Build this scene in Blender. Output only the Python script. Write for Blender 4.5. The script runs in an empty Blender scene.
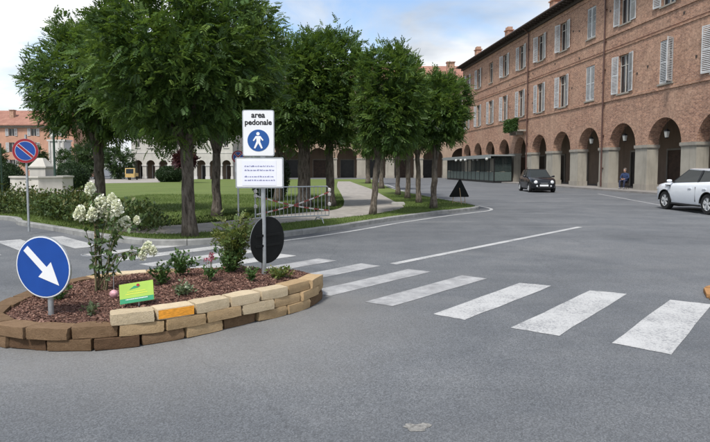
import bpy, bmesh, math, random
import numpy as np
from mathutils import Vector, Matrix
R = math.radians
rnd = random.Random(7)
scene = bpy.context.scene
COL = scene.collection

# ---------------------------------------------------------------- camera
F, PITCH, HC = 560.0, R(3.5), 1.65
cd = bpy.data.cameras.new('camera'); cam = bpy.data.objects.new('camera', cd); COL.objects.link(cam)
cd.sensor_width = 36.0; cd.lens = F / 710 * 36; cd.shift_y = -19 / 710
cd.clip_start = 0.05; cd.clip_end = 2000
cam.location = (0, 0, HC); cam.rotation_euler = (R(90) - PITCH, 0, 0)
scene.camera = cam

# ---------------------------------------------------------------- sky, sun, exposure
SUN_AZ, SUN_EL = R(205), R(58)      # azimuth clockwise from +Y (behind the camera, to the left)
w = bpy.data.worlds.new('World'); scene.world = w; w.use_nodes = True
nt = w.node_tree; N = nt.nodes; L = nt.links
bg = N['Background']; bg.inputs['Strength'].default_value = 0.115
sky = N.new('ShaderNodeTexSky'); sky.sky_type = 'NISHITA'; sky.sun_disc = False
sky.sun_elevation = SUN_EL; sky.sun_rotation = SUN_AZ; sky.air_density = 1.0; sky.dust_density = 1.2; sky.ozone_density = 1.5
tc = N.new('ShaderNodeTexCoord')
sep = N.new('ShaderNodeSeparateXYZ'); L.new(tc.outputs['Generated'], sep.inputs[0])
def wm(op, a, b=None):
    n = N.new('ShaderNodeMath'); n.operation = op
    for i, q in enumerate((a, b)):
        if q is None: continue
        if isinstance(q, (int, float)): n.inputs[i].default_value = q
        else: L.new(q, n.inputs[i])
    return n.outputs[0]
den = wm('ADD', wm('MAXIMUM', sep.outputs['Z'], 0.0), 0.22)
cx = N.new('ShaderNodeCombineXYZ')
L.new(wm('DIVIDE', sep.outputs['X'], den), cx.inputs[0]); L.new(wm('DIVIDE', sep.outputs['Y'], den), cx.inputs[1])
mp = N.new('ShaderNodeMapping'); mp.inputs['Location'].default_value = (3.35, 1.6, 0.0); L.new(cx.outputs[0], mp.inputs[0])
cl = N.new('ShaderNodeTexNoise'); cl.inputs['Scale'].default_value = 1.35; cl.inputs['Detail'].default_value = 9
cl.inputs['Roughness'].default_value = 0.56; cl.inputs['Distortion'].default_value = 0.35; L.new(mp.outputs[0], cl.inputs['Vector'])
cr = N.new('ShaderNodeValToRGB'); cr.color_ramp.elements[0].position = 0.40; cr.color_ramp.elements[1].position = 0.56
cr.color_ramp.elements[0].color = (0.05, 0.05, 0.05, 1); L.new(cl.outputs['Fac'], cr.inputs[0])
cl2 = N.new('ShaderNodeTexNoise'); cl2.inputs['Scale'].default_value = 1.3; cl2.inputs['Detail'].default_value = 5; L.new(mp.outputs[0], cl2.inputs['Vector'])
cr2 = N.new('ShaderNodeValToRGB'); cr2.color_ramp.elements[0].position = 0.35; cr2.color_ramp.elements[1].position = 0.6
cr2.color_ramp.elements[0].color = (2.35, 2.62, 3.0, 1); cr2.color_ramp.elements[1].color = (5.2, 5.3, 5.4, 1); L.new(cl2.outputs['Fac'], cr2.inputs[0])
mx = N.new('ShaderNodeMixRGB'); L.new(cr.outputs[0], mx.inputs[0]); L.new(sky.outputs[0], mx.inputs[1]); L.new(cr2.outputs[0], mx.inputs[2])
L.new(mx.outputs[0], bg.inputs['Color'])
sl = bpy.data.lights.new('sun', 'SUN'); sl.energy = 2.3; sl.angle = R(11); sl.color = (1, 0.965, 0.91)
so = bpy.data.objects.new('sun', sl); COL.objects.link(so)
sd = Vector((math.sin(SUN_AZ) * math.cos(SUN_EL), math.cos(SUN_AZ) * math.cos(SUN_EL), math.sin(SUN_EL)))
so.rotation_euler = sd.to_track_quat('Z', 'Y').to_euler(); so.location = (0, 0, 40)
scene.view_settings.view_transform = 'Standard'; scene.view_settings.look = 'None'
scene.view_settings.exposure = 0.93; scene.view_settings.gamma = 1.0

# ---------------------------------------------------------------- helpers
def ray(px, py):
    a = (px - 355) / F; b = -(py - 202) / F
    return Vector((a, math.cos(PITCH) + b * math.sin(PITCH), -math.sin(PITCH) + b * math.cos(PITCH)))
def G(px, py, z=0.0):                        # survey: where a line of sight meets height z
    r = ray(px, py); t = (z - HC) / r.z
    return (r.x * t, r.y * t)
def AT(px, py, Y):                           # survey: X, Z of a sighted point at distance Y
    r = ray(px, py); t = Y / r.y
    return (r.x * t, HC + r.z * t)

class MB:
    def __init__(s): s.v = []; s.f = []; s.m = []
    def add(s, vs, fs, mi=0):
        o = len(s.v); s.v += [tuple(q) for q in vs]
        s.f += [tuple(i + o for i in f) for f in fs]; s.m += [mi] * len(fs); return s
    def quad(s, a, b, c, d, mi=0): return s.add([a, b, c, d], [(0, 1, 2, 3)], mi)
    def box(s, c, d, mi=0, rot=None):
        hx, hy, hz = d[0] / 2, d[1] / 2, d[2] / 2
        vs = [Vector((x, y, z)) for x in (-hx, hx) for y in (-hy, hy) for z in (-hz, hz)]
        if rot is not None: vs = [rot @ q for q in vs]
        c = Vector(c); vs = [q + c for q in vs]
        return s.add(vs, [(0, 1, 3, 2), (4, 6, 7, 5), (0, 4, 5, 1), (2, 3, 7, 6), (0, 2, 6, 4), (1, 5, 7, 3)], mi)
    def bb(s, x0, x1, y0, y1, z0, z1, mi=0):
        return s.box(((x0 + x1) / 2, (y0 + y1) / 2, (z0 + z1) / 2), (abs(x1 - x0), abs(y1 - y0), abs(z1 - z0)), mi)
    def tube(s, pts, rad, n=8, mi=0, cap=True):
        pts = [Vector(p) for p in pts]
        if isinstance(rad, (int, float)): rad = [rad] * len(pts)
        vs = []; fs = []; ref = Vector((0.31, 0.95, 0.05))
        for i, p in enumerate(pts):
            d = (pts[min(i + 1, len(pts) - 1)] - pts[max(i - 1, 0)]).normalized()
            if abs(d.dot(ref)) > 0.95: ref = Vector((1, 0, 0.1))
            a = d.cross(ref).normalized(); b = d.cross(a)
            for k in range(n):
                t = 2 * math.pi * k / n
                vs.append(p + (a * math.cos(t) + b * math.sin(t)) * rad[i])
        for i in range(len(pts) - 1):
            for k in range(n):
                fs.append((i * n + k, i * n + (k + 1) % n, (i + 1) * n + (k + 1) % n, (i + 1) * n + k))
        if cap: fs += [tuple(range(n)), tuple(range(len(vs) - n, len(vs)))]
        return s.add(vs, fs, mi)
    def lathe(s, prof, n=24, c=(0, 0, 0), mi=0, axis='z', cap=True):
        vs = []; fs = []
        for (r, h) in prof:
            for k in range(n):
                t = 2 * math.pi * k / n; x, y = r * math.cos(t), r * math.sin(t)
                q = (x, y, h) if axis == 'z' else ((x, h, y) if axis == 'y' else (h, x, y))
                vs.append((q[0] + c[0], q[1] + c[1], q[2] + c[2]))
        m = len(prof)
        for i in range(m - 1):
            for k in range(n): fs.append((i * n + k, i * n + (k + 1) % n, (i + 1) * n + (k + 1) % n, (i + 1) * n + k))
        if cap and prof[0][0] > 1e-4: fs.append(tuple(range(n)))
        if cap and prof[-1][0] > 1e-4: fs.append(tuple(range((m - 1) * n, m * n)))
        return s.add(vs, fs, mi)
    def prism(s, poly, a, b, plane='xz', mi=0):
        f = (lambda p, h: (p[0], h, p[1])) if plane == 'xz' else ((lambda p, h: (p[0], p[1], h)) if plane == 'xy' else (lambda p, h: (h, p[0], p[1])))
        n = len(poly); vs = [f(p, a) for p in poly] + [f(p, b) for p in poly]
        fs = [tuple(range(n)), tuple(range(n, 2 * n))] + [(i, (i + 1) % n, n + (i + 1) % n, n + i) for i in range(n)]
        return s.add(vs, fs, mi)
    def mesh(s, name, mats, smooth=False, fix=True):
        me = bpy.data.meshes.new(name); me.from_pydata(s.v, [], s.f)
        for q in (mats if isinstance(mats, (list, tuple)) else [mats]): me.materials.append(q)
        if len(me.materials) > 1: me.polygons.foreach_set('material_index', s.m)
        if fix:
            bm = bmesh.new(); bm.from_mesh(me); bmesh.ops.recalc_face_normals(bm, faces=bm.faces); bm.to_mesh(me); bm.free()
        if smooth: me.shade_smooth() if smooth is True else me.shade_smooth()
        if smooth == 'auto':
            try: me.set_sharp_from_angle(angle=R(38))
            except Exception: pass
        return me
    def build(s, name, mats, parent=None, loc=(0, 0, 0), rot=(0, 0, 0), smooth=False, fix=True):
        return link(name, s.mesh(name, mats, smooth, fix), parent, loc, rot)

def link(name, me, parent=None, loc=(0, 0, 0), rot=(0, 0, 0)):
    o = bpy.data.objects.new(name, me); COL.objects.link(o); o.location = loc; o.rotation_euler = rot
    if parent: o.parent = parent
    return o
def thing(name, label, cat, loc=(0, 0, 0), rz=0, group=None):
    o = bpy.data.objects.new(name, None); COL.objects.link(o); o.location = loc; o.rotation_euler = (0, 0, rz)
    o.empty_display_size = 0.2
    return tag(o, label, cat, group)
def tag(o, label=None, cat=None, group=None, kind=None):
    if label: o['label'] = label
    if cat: o['category'] = cat
    if group: o['group'] = group
    if kind: o['kind'] = kind
    return o
def text(name, body, size, mat, parent, loc, rot, bold=0.0, align='CENTER', depth=0.0008):
    c = bpy.data.curves.new(name, 'FONT'); c.body = body; c.size = size; c.align_x = align; c.align_y = 'CENTER'; c.offset = min(bold, .0016); c.extrude = depth
    o = bpy.data.objects.new(name, c); COL.objects.link(o)
    dg = bpy.context.evaluated_depsgraph_get(); me = bpy.data.meshes.new_from_object(o.evaluated_get(dg))
    bpy.data.objects.remove(o); me.materials.clear(); me.materials.append(mat)
    if bold:                                     # heavier strokes: the glyphs laid again a hair to each side
        bmm = bmesh.new(); bmm.from_mesh(me)
        for k, (dx, dz) in enumerate(((-1, 0), (1, 0), (0, 1), (0, -1))):
            g2 = bmesh.ops.duplicate(bmm, geom=bmm.verts[:] + bmm.edges[:] + bmm.faces[:]) if k == 0 else None
            if k == 0: base = [v for v in g2['geom'] if isinstance(v, bmesh.types.BMVert)]; nv = base
            else: g2 = bmesh.ops.duplicate(bmm, geom=src); nv = [v for v in g2['geom'] if isinstance(v, bmesh.types.BMVert)]
            if k == 0: src = g2['geom'][:]; shift = (0, 0)
            px0 = (-1, 0) if k else (0, 0)
            for v in nv: v.co += Vector(((dx - px0[0]) * bold * .8, (dz - px0[1]) * bold * .8, .00012 * (k + 1) - (.00012 if k else 0)))
        bmm.to_mesh(me); bmm.free()
    return link(name, me, parent, loc, rot)
def bake(o):
    dg = bpy.context.evaluated_depsgraph_get(); me = bpy.data.meshes.new_from_object(o.evaluated_get(dg)); o.modifiers.clear(); o.data = me; return o

# ---------------------------------------------------------------- materials
class NT:
    def __init__(s, name):
        s.m = bpy.data.materials.new(name); s.m.use_nodes = True; s.t = s.m.node_tree; s.n = s.t.nodes; s.l = s.t.links
        s.b = s.n['Principled BSDF']; s.co = s.n.new('ShaderNodeTexCoord').outputs['Object']
    def node(s, ty, **kw):
        n = s.n.new(ty)
        for k, q in kw.items():
            if k in n.inputs.keys():
                if hasattr(q, 'is_linked'): s.l.new(q, n.inputs[k])
                else: n.inputs[k].default_value = q
            else: setattr(n, k, q)
        return n
    def noise(s, scale, detail=4, rough=0.55, vec=None, dist=0.0):
        return s.node('ShaderNodeTexNoise', Scale=scale, Detail=detail, Roughness=rough, Distortion=dist, Vector=vec or s.co).outputs['Fac']
    def ramp(s, fac, stops):
        n = s.n.new('ShaderNodeValToRGB'); s.l.new(fac, n.inputs[0]); e = n.color_ramp.elements
        while len(e) < len(stops): e.new(0.5)
        for q, (p, c) in zip(e, stops): q.position = p; q.color = (c[0], c[1], c[2], 1) if isinstance(c, (tuple, list)) else (c, c, c, 1)
        return n.outputs[0]
    def mix(s, fac, a, b, mode='MIX'):
        n = s.n.new('ShaderNodeMixRGB'); n.blend_type = mode
        for i, q in enumerate((fac, a, b)):
            if hasattr(q, 'is_linked'): s.l.new(q, n.inputs[i])
            elif isinstance(q, (tuple, list)): n.inputs[i].default_value = (q[0], q[1], q[2], 1)
            else: n.inputs[i].default_value = q
        return n.outputs[0]
    def bump(s, h, strength=0.3, dist=0.02):
        n = s.node('ShaderNodeBump', Strength=strength, Distance=dist, Height=h); s.l.new(n.outputs[0], s.b.inputs['Normal'])
    def set(s, color=None, rough=None, metal=None, spec=None, **kw):
        for k, q in (('Base Color', color), ('Roughness', rough), ('Metallic', metal), ('Specular IOR Level', spec)):
            if q is None: continue
            if hasattr(q, 'is_linked'): s.l.new(q, s.b.inputs[k])
            elif isinstance(q, (tuple, list)): s.b.inputs[k].default_value = (q[0], q[1], q[2], 1)
            else: s.b.inputs[k].default_value = q
        for k, q in kw.items(): s.b.inputs[k.replace('_', ' ')].default_value = q
        return s.m

def simple(name, c, rough=0.6, metal=0.0, var=0.12, scale=6.0, spec=0.4, bump=0.0, bscale=60, **kw):
    t = NT(name); f = t.noise(scale, 5)
    lo = tuple(q * (1 - var) for q in c); hi = tuple(min(1, q * (1 + var)) for q in c)
    if bump: t.bump(t.noise(bscale, 4), bump, 0.01)
    return t.set(t.ramp(f, [(0.3, lo), (0.7, hi)]), rough, metal, spec, **kw)

def leafmat(name, dark, mid, light, trans=0.25, rough=0.5):
    t = NT(name); a = t.node('ShaderNodeAttribute', attribute_name='tint').outputs['Fac']
    c = t.ramp(a, [(0.0, dark), (0.5, mid), (1.0, light)])
    t.set(c, rough, spec=0.28)
    tr = t.n.new('ShaderNodeBsdfTranslucent'); t.l.new(t.mix(0.5, c, (light[0] * 1.2, light[1] * 1.25, light[2] * 0.5)), tr.inputs[0])
    ms = t.n.new('ShaderNodeMixShader'); ms.inputs[0].default_value = trans
    t.l.new(t.b.outputs[0], ms.inputs[1]); t.l.new(tr.outputs[0], ms.inputs[2]); t.l.new(ms.outputs[0], t.n['Material Output'].inputs[0])
    return t.m

M = {}
def asphalt():
    t = NT('asphalt')
    big = t.noise(0.28, 6, 0.62, dist=0.9); mid = t.noise(1.3, 6, 0.65); fine = t.noise(95, 3, 0.7)
    vor = t.node('ShaderNodeTexVoronoi', Scale=110.0, Vector=t.co).outputs['Color']
    c = t.ramp(big, [(0.30, (0.070, 0.076, 0.085)), (0.52, (0.110, 0.117, 0.126)), (0.72, (0.156, 0.160, 0.164))])
    c = t.mix(0.4, c, t.ramp(mid, [(0.3, (0.076, 0.083, 0.092)), (0.7, (0.165, 0.169, 0.172))]))
    g = t.n.new('ShaderNodeRGBToBW'); t.l.new(vor, g.inputs[0])
    c = t.mix(0.55, c, t.ramp(g.outputs[0], [(0.12, 0.20), (0.5, 0.5), (0.88, 0.9)]), 'OVERLAY')
    c = t.mix(0.45, c, t.ramp(fine, [(0.3, 0.25), (0.7, 0.78)]), 'OVERLAY')
    # sandy scuffs and pale tyre-worn streaks
    mpn = t.node('ShaderNodeMapping', Vector=t.co); mpn.inputs['Rotation'].default_value = (0, 0, R(40)); mpn.inputs['Scale'].default_value = (0.35, 1.6, 1)
    st = t.noise(0.75, 4, 0.5, vec=mpn.outputs[0], dist=0.4)
    c = t.mix(t.ramp(st, [(0.55, 0.0), (0.75, 0.38)]), c, (0.20, 0.20, 0.197))
    # thin sealed cracks
    cv = t.node('ShaderNodeTexVoronoi', Scale=0.22, feature='DISTANCE_TO_EDGE')
    wv = t.n.new('ShaderNodeVectorMath'); wv.operation = 'ADD'; t.l.new(t.co, wv.inputs[0])
    nz = t.node('ShaderNodeTexNoise', Scale=1.1, Detail=5, Vector=t.co); sc = t.n.new('ShaderNodeVectorMath'); sc.operation = 'SCALE'; sc.inputs[3].default_value = 0.9
    t.l.new(nz.outputs['Color'], sc.inputs[0]); t.l.new(sc.outputs[0], wv.inputs[1]); t.l.new(wv.outputs[0], cv.inputs['Vector'])
    c = t.mix(t.ramp(cv.outputs['Distance'], [(0.0, 0.22), (0.005, 0.0)]), c, (0.03, 0.03, 0.032))
    # sandy dirt washed out round the flower bed, and a darker tyre-worn lane
    pm = t.node('ShaderNodeMapping', Vector=t.co); pm.vector_type = 'TEXTURE'
    pm.inputs['Location'].default_value = (-2.1, 6.3, 0); pm.inputs['Scale'].default_value = (1.95, 1.75, 1)
    ln = t.n.new('ShaderNodeVectorMath'); ln.operation = 'LENGTH'; t.l.new(pm.outputs[0], ln.inputs[0])
    sm = t.n.new('ShaderNodeMath'); sm.operation = 'ADD'; t.l.new(ln.outputs['Value'], sm.inputs[0]); t.l.new(mid, sm.inputs[1])
    mr = t.n.new('ShaderNodeMapRange'); t.l.new(sm.outputs[0], mr.inputs[0]); mr.inputs[1].default_value = 1.45; mr.inputs[2].default_value = 2.15; mr.inputs[3].default_value = 0.35; mr.inputs[4].default_value = 0.0
    c = t.mix(mr.outputs[0], c, (0.225, 0.212, 0.19))
    lm = t.node('ShaderNodeMapping', Vector=t.co); lm.inputs['Rotation'].default_value = (0, 0, R(47)); lm.inputs['Scale'].default_value = (0.05, 0.55, 1)
    c = t.mix(t.ramp(t.noise(1.0, 3, 0.5, vec=lm.outputs[0]), [(0.40, 0.28), (0.58, 0.0)]), c, (0.068, 0.071, 0.076))
    t.bump(t.mix(0.5, fine, g.outputs[0]), 0.5, 0.006)
    return t.set(c, 0.85, spec=0.35)
M['asphalt'] = asphalt()
def paint():
    t = NT('road_paint'); a = t.noise(1.6, 6, 0.7); b = t.noise(34, 5, 0.8); f = t.noise(95, 3, 0.7)
    c = t.mix(t.ramp(a, [(0.35, 0.0), (0.7, 0.5)]), (0.42, 0.42, 0.415), (0.31, 0.312, 0.312))
    c = t.mix(t.ramp(t.mix(0.35, b, a), [(0.49, 0.0), (0.58, 0.85)]), c, (0.17, 0.175, 0.182))
    c = t.mix(0.3, c, t.ramp(f, [(0.3, 0.25), (0.7, 0.78)]), 'OVERLAY')
    t.bump(f, 0.4, 0.004)
    return t.set(c, 0.75)
M['paint'] = paint()
def paint2():
    t = NT('worn_road_paint'); a = t.noise(3.2, 7, 0.7); b = t.noise(45, 4, 0.7)
    c = t.mix(t.ramp(b, [(0.35, 0.1), (0.75, 0.5)]), (0.42, 0.42, 0.42), (0.18, 0.18, 0.185))
    c = t.mix(t.ramp(a, [(0.36, 0.0), (0.62, 0.85)]), c, (0.19, 0.192, 0.196))
    return t.set(c, 0.8)
M['paint_worn'] = paint2()
def grass():
    t = NT('lawn_turf'); a = t.noise(0.35, 5, 0.6); b = t.noise(9, 5, 0.7); d = t.noise(70, 3, 0.7)
    c = t.ramp(a, [(0.3, (0.075, 0.112, 0.030)), (0.7, (0.142, 0.182, 0.056))])
    c = t.mix(0.5, c, t.ramp(b, [(0.3, (0.065, 0.10, 0.025)), (0.7, (0.17, 0.215, 0.065))]))
    c = t.mix(t.ramp(t.noise(1.1, 6, 0.75), [(0.48, 0.0), (0.7, 0.45)]), c, (0.135, 0.13, 0.05))
    c = t.mix(0.5, c, t.ramp(d, [(0.3, 0.25), (0.7, 0.8)]), 'OVERLAY')
    t.bump(d, 0.8, 0.03)
    return t.set(c, 0.9, spec=0.15)
M['turf'] = grass()
M['grass'] = leafmat('grass_blade', (0.06, 0.10, 0.022), (0.105, 0.16, 0.036), (0.18, 0.225, 0.075), 0.2, 0.6)
M['gravel'] = simple('path_gravel', (0.27, 0.25, 0.225), 0.95, var=0.22, scale=3, bump=0.6, bscale=45)
M['kerb'] = simple('kerb_concrete', (0.23, 0.23, 0.22), 0.9, var=0.22, scale=5, bump=0.3, bscale=70)
M['paving'] = simple('portico_paving', (0.22, 0.205, 0.19), 0.8, var=0.2, scale=1.5, bump=0.2)
def tuff(name, lo, hi, pit):
    t = NT(name); rn = t.n.new('ShaderNodeObjectInfo').outputs['Random']
    mp_ = t.node('ShaderNodeMapping', Vector=t.co); mp_.inputs['Scale'].default_value = (0.4, 0.2, 0.108); vc = mp_.outputs[0]
    ad = t.n.new('ShaderNodeVectorMath'); ad.operation = 'ADD'; t.l.new(vc, ad.inputs[0]); t.l.new(rn, ad.inputs[1]); vc = ad.outputs[0]
    a = t.noise(14, 6, 0.7, vec=vc); b = t.noise(85, 4, 0.75, vec=vc)
    c = t.ramp(a, [(0.28, lo), (0.72, hi)])
    c = t.mix(0.35, c, t.ramp(rn, [(0.0, tuple(q * 0.6 for q in lo)), (1.0, tuple(min(1, q * 1.25) for q in hi))]))
    c = t.mix(t.ramp(b, [(0.56, 0.0), (0.70, 0.6)]), c, pit)
    c = t.mix(0.4, c, t.ramp(t.noise(170, 2, 0.7, vec=vc), [(0.3, 0.25), (0.7, 0.75)]), 'OVERLAY')
    t.bump(t.mix(0.5, t.noise(45, 6, 0.8, vec=vc), b), 1.0, 0.022)
    return t.set(c, 0.95, spec=0.15)
M['tuff_brown'] = tuff('tuff_brown', (0.135, 0.083, 0.046), (0.25, 0.165, 0.098), (0.08, 0.045, 0.025))
M['tuff_dark'] = tuff('tuff_dark', (0.068, 0.040, 0.024), (0.14, 0.085, 0.05), (0.035, 0.022, 0.014))
M['tuff_tan'] = tuff('tuff_tan', (0.34, 0.235, 0.125), (0.50, 0.36, 0.21), (0.2, 0.125, 0.06))
M['tuff_cream'] = tuff('tuff_cream', (0.50, 0.40, 0.26), (0.68, 0.56, 0.39), (0.34, 0.25, 0.14))
M['tuff_ochre'] = tuff('tuff_ochre', (0.36, 0.185, 0.075), (0.52, 0.29, 0.13), (0.2, 0.10, 0.05))
M['orange'] = simple('orange_paint', (0.72, 0.30, 0.03), 0.7, var=0.3, scale=9)
def mulch():
    t = NT('bark_mulch'); a = t.noise(26, 5, 0.7); v = t.node('ShaderNodeTexVoronoi', Scale=34.0, Vector=t.co)
    c = t.ramp(a, [(0.25, (0.045, 0.025, 0.019)), (0.5, (0.125, 0.070, 0.055)), (0.78, (0.23, 0.145, 0.115))])
    t.bump(v.outputs['Distance'], 1.0, 0.03)
    return t.set(c, 0.95, spec=0.1)
M['mulch'] = mulch()
M['chips'] = leafmat('bark_chip', (0.065, 0.032, 0.025), (0.175, 0.092, 0.068), (0.32, 0.205, 0.16), 0.0, 0.9)
def brick():
    t = NT('facade_brick')
    sp = t.n.new('ShaderNodeSeparateXYZ'); t.l.new(t.co, sp.inputs[0])
    ad = t.n.new('ShaderNodeMath'); ad.operation = 'ADD'; t.l.new(sp.outputs[0], ad.inputs[0]); t.l.new(sp.outputs[1], ad.inputs[1])
    cb = t.n.new('ShaderNodeCombineXYZ'); t.l.new(ad.outputs[0], cb.inputs[0]); t.l.new(sp.outputs[2], cb.inputs[1])
    br = t.n.new('ShaderNodeTexBrick'); t.l.new(cb.outputs[0], br.inputs['Vector'])
    for k, q in (('Color1', (0.41, 0.215, 0.138, 1)), ('Color2', (0.20, 0.096, 0.066, 1)), ('Mortar', (0.43, 0.35, 0.285, 1)), ('Scale', 1.0), ('Mortar Size', 0.010), ('Brick Width', 0.27), ('Row Height', 0.085), ('Bias', -0.1)):
        br.inputs[k].default_value = q
    a = t.noise(0.3, 6, 0.62); b = t.noise(5.5, 5, 0.7)
    c = t.mix(t.ramp(a, [(0.42, 0.0), (0.62, 0.55)]), br.outputs[0], (0.43, 0.285, 0.205))
    c = t.mix(0.6, c, t.ramp(b, [(0.30, 0.16), (0.70, 0.80)]), 'OVERLAY')
    c = t.mix(0.32, c, t.ramp(t.noise(1.3, 6, 0.7), [(0.3, 0.2), (0.7, 0.76)]), 'OVERLAY')
    mpv = t.node('ShaderNodeMapping', Vector=t.co); mpv.inputs['Scale'].default_value = (1.6, 1.6, 0.12)
    s2 = t.noise(1.0, 5, 0.6, vec=mpv.outputs[0])
    c = t.mix(t.ramp(s2, [(0.5, 0.0), (0.8, 0.45)]), c, (0.17, 0.11, 0.085))
    t.bump(br.outputs['Fac'], 0.4, -0.01)
    return t.set(c, 0.92, spec=0.15)
M['brick'] = brick()
def plaster(name, c, stain=0.35):
    t = NT(name); a = t.noise(0.7, 6, 0.65)
    mpv = t.node('ShaderNodeMapping', Vector=t.co); mpv.inputs['Scale'].default_value = (2.2, 2.2, 0.25)
    s = t.noise(1.3, 6, 0.6, vec=mpv.outputs[0])
    q = t.ramp(a, [(0.3, tuple(k * 0.82 for k in c)), (0.7, tuple(min(1, k * 1.1) for k in c))])
    q = t.mix(t.ramp(s, [(0.48, 0.0), (0.75, stain)]), q, tuple(k * 0.48 for k in c))
    t.bump(t.noise(30, 4), 0.15, 0.01)
    return t.set(q, 0.92, spec=0.15)
M['pier'] = plaster('pier_render', (0.34, 0.315, 0.265), 0.6)
M['impost'] = plaster('impost_stone', (0.31, 0.285, 0.245), 0.5)
M['pink'] = plaster('pink_plaster', (0.50, 0.285, 0.20), 0.25)
M['white_wall'] = plaster('white_plaster', (0.50, 0.48, 0.44), 0.3)
M['pale_wall'] = plaster('pale_stone_wall', (0.58, 0.56, 0.53), 0.2)
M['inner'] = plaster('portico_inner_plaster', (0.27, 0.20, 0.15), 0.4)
M['farbrick'] = plaster('far_ochre_plaster', (0.36, 0.265, 0.20), 0.4)
def tiles():
    t = NT('roof_tiles'); wv = t.node('ShaderNodeTexWave', Scale=1.5, Distortion=0.4, Vector=t.co); a = t.noise(0.9, 6, 0.7); b = t.noise(9, 4, 0.7)
    c = t.ramp(a, [(0.3, (0.23, 0.105, 0.075)), (0.7, (0.38, 0.195, 0.14))])
    c = t.mix(0.5, c, t.ramp(b, [(0.25, 0.2), (0.75, 0.85)]), 'OVERLAY'); t.bump(wv.outputs['Fac'], 0.8, 0.08)
    return t.set(c, 0.9)
M['tiles'] = tiles()
M['eave'] = simple('eave_wood', (0.055, 0.042, 0.035), 0.8, var=0.3)
M['gutter'] = simple('gutter_copper', (0.075, 0.052, 0.045), 0.5, metal=0.3, var=0.25)
M['pipe'] = simple('downpipe_brown', (0.085, 0.045, 0.036), 0.5, var=0.25)
M['shutter'] = simple('shutter_paint', (0.47, 0.475, 0.475), 0.7, var=0.2, scale=2.5)
M['frame'] = simple('window_frame_paint', (0.42, 0.39, 0.35), 0.7, var=0.15)
M['glass_dark'] = simple('window_glass', (0.02, 0.022, 0.025), 0.06, var=0.3, scale=1.0, spec=0.6)
M['door'] = simple('dark_wood_door', (0.075, 0.043, 0.028), 0.55, var=0.35, scale=3)
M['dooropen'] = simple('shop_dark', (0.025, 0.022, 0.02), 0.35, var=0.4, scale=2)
M['curtain'] = simple('curtain_cloth', (0.34, 0.33, 0.31), 0.9)
def bark():
    t = NT('tree_bark'); mpv = t.node('ShaderNodeMapping', Vector=t.co); mpv.inputs['Scale'].default_value = (1, 1, 0.22)
    a = t.noise(17, 6, 0.7, vec=mpv.outputs[0], dist=0.6); b = t.noise(2.0, 4)
    c = t.ramp(a, [(0.34, (0.035, 0.028, 0.022)), (0.5, (0.135, 0.113, 0.092)), (0.75, (0.27, 0.235, 0.195))])
    c = t.mix(t.ramp(b, [(0.5, 0.0), (0.8, 0.4)]), c, (0.075, 0.082, 0.055)); t.bump(a, 1.0, 0.06)
    return t.set(c, 0.95, spec=0.1)
M['bark'] = bark()
M['leaf'] = leafmat('tree_leaf', (0.025, 0.053, 0.016), (0.058, 0.115, 0.028), (0.150, 0.220, 0.048), 0.32)
M['leaf_far'] = leafmat('far_tree_leaf', (0.022, 0.042, 0.015), (0.04, 0.075, 0.026), (0.075, 0.12, 0.04), 0.2)
M['leaf_box'] = leafmat('clipped_leaf', (0.016, 0.034, 0.012), (0.028, 0.055, 0.018), (0.05, 0.085, 0.03), 0.1)
M['leaf_red'] = leafmat('plum_leaf', (0.03, 0.012, 0.014), (0.055, 0.018, 0.022), (0.09, 0.028, 0.034), 0.2)
M['leaf_hedge'] = leafmat('border_leaf', (0.035, 0.066, 0.02), (0.075, 0.115, 0.034), (0.17, 0.155, 0.06), 0.2)
M['leaf_shrub'] = leafmat('shrub_leaf', (0.028, 0.060, 0.018), (0.055, 0.112, 0.032), (0.11, 0.175, 0.05), 0.25)
M['leaf_nandina'] = leafmat('nandina_leaf', (0.05, 0.085, 0.025), (0.10, 0.15, 0.04), (0.23, 0.22, 0.08), 0.3)
M['leaf_hyd'] = leafmat('hydrangea_leaf', (0.035, 0.070, 0.025), (0.07, 0.12, 0.045), (0.12, 0.175, 0.07), 0.25)
M['leaf_grey'] = leafmat('lavender_leaf', (0.07, 0.10, 0.05), (0.12, 0.16, 0.09), (0.2, 0.24, 0.14), 0.2)
M['bloom'] = leafmat('white_floret', (0.55, 0.58, 0.42), (0.74, 0.75, 0.64), (0.84, 0.84, 0.78), 0.25, 0.7)
M['pinkbloom'] = leafmat('pink_floret', (0.22, 0.03, 0.07), (0.40, 0.08, 0.13), (0.55, 0.22, 0.28), 0.25, 0.7)
M['stem'] = simple('green_stem', (0.10, 0.09, 0.045), 0.8)
M['stake'] = simple('wood_stake', (0.38, 0.27, 0.16), 0.85, var=0.25)
M['galv'] = simple('galvanised_steel', (0.40, 0.42, 0.435), 0.42, metal=0.65, var=0.15, scale=14)
M['white'] = simple('white_enamel', (0.72, 0.73, 0.74), 0.35, var=0.04, scale=3)
M['paper'] = simple('white_paper', (0.70, 0.715, 0.80), 0.5, var=0.03)
M['ink'] = simple('blue_ink', (0.17, 0.18, 0.36), 0.6)
M['sblue'] = simple('sign_blue', (0.010, 0.060, 0.285), 0.32, var=0.08)
M['pblue'] = simple('pedestrian_blue', (0.012, 0.075, 0.27), 0.35, var=0.06)
M['sred'] = simple('sign_red', (0.28, 0.015, 0.025), 0.4, var=0.1)
M['black'] = simple('black_print', (0.012, 0.012, 0.013), 0.5)
M['back'] = simple('dark_sign_back', (0.008, 0.009, 0.009), 0.7, var=0.3, spec=0.2)
M['lime'] = simple('lime_plaque', (0.30, 0.46, 0.075), 0.35, var=0.08)
M['pgreen'] = simple('plaque_green', (0.03, 0.24, 0.12), 0.4)
M['pyellow'] = simple('plaque_yellow', (0.62, 0.62, 0.08), 0.4)
M['lampgreen'] = simple('lamp_green', (0.012, 0.035, 0.022), 0.45)
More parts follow.
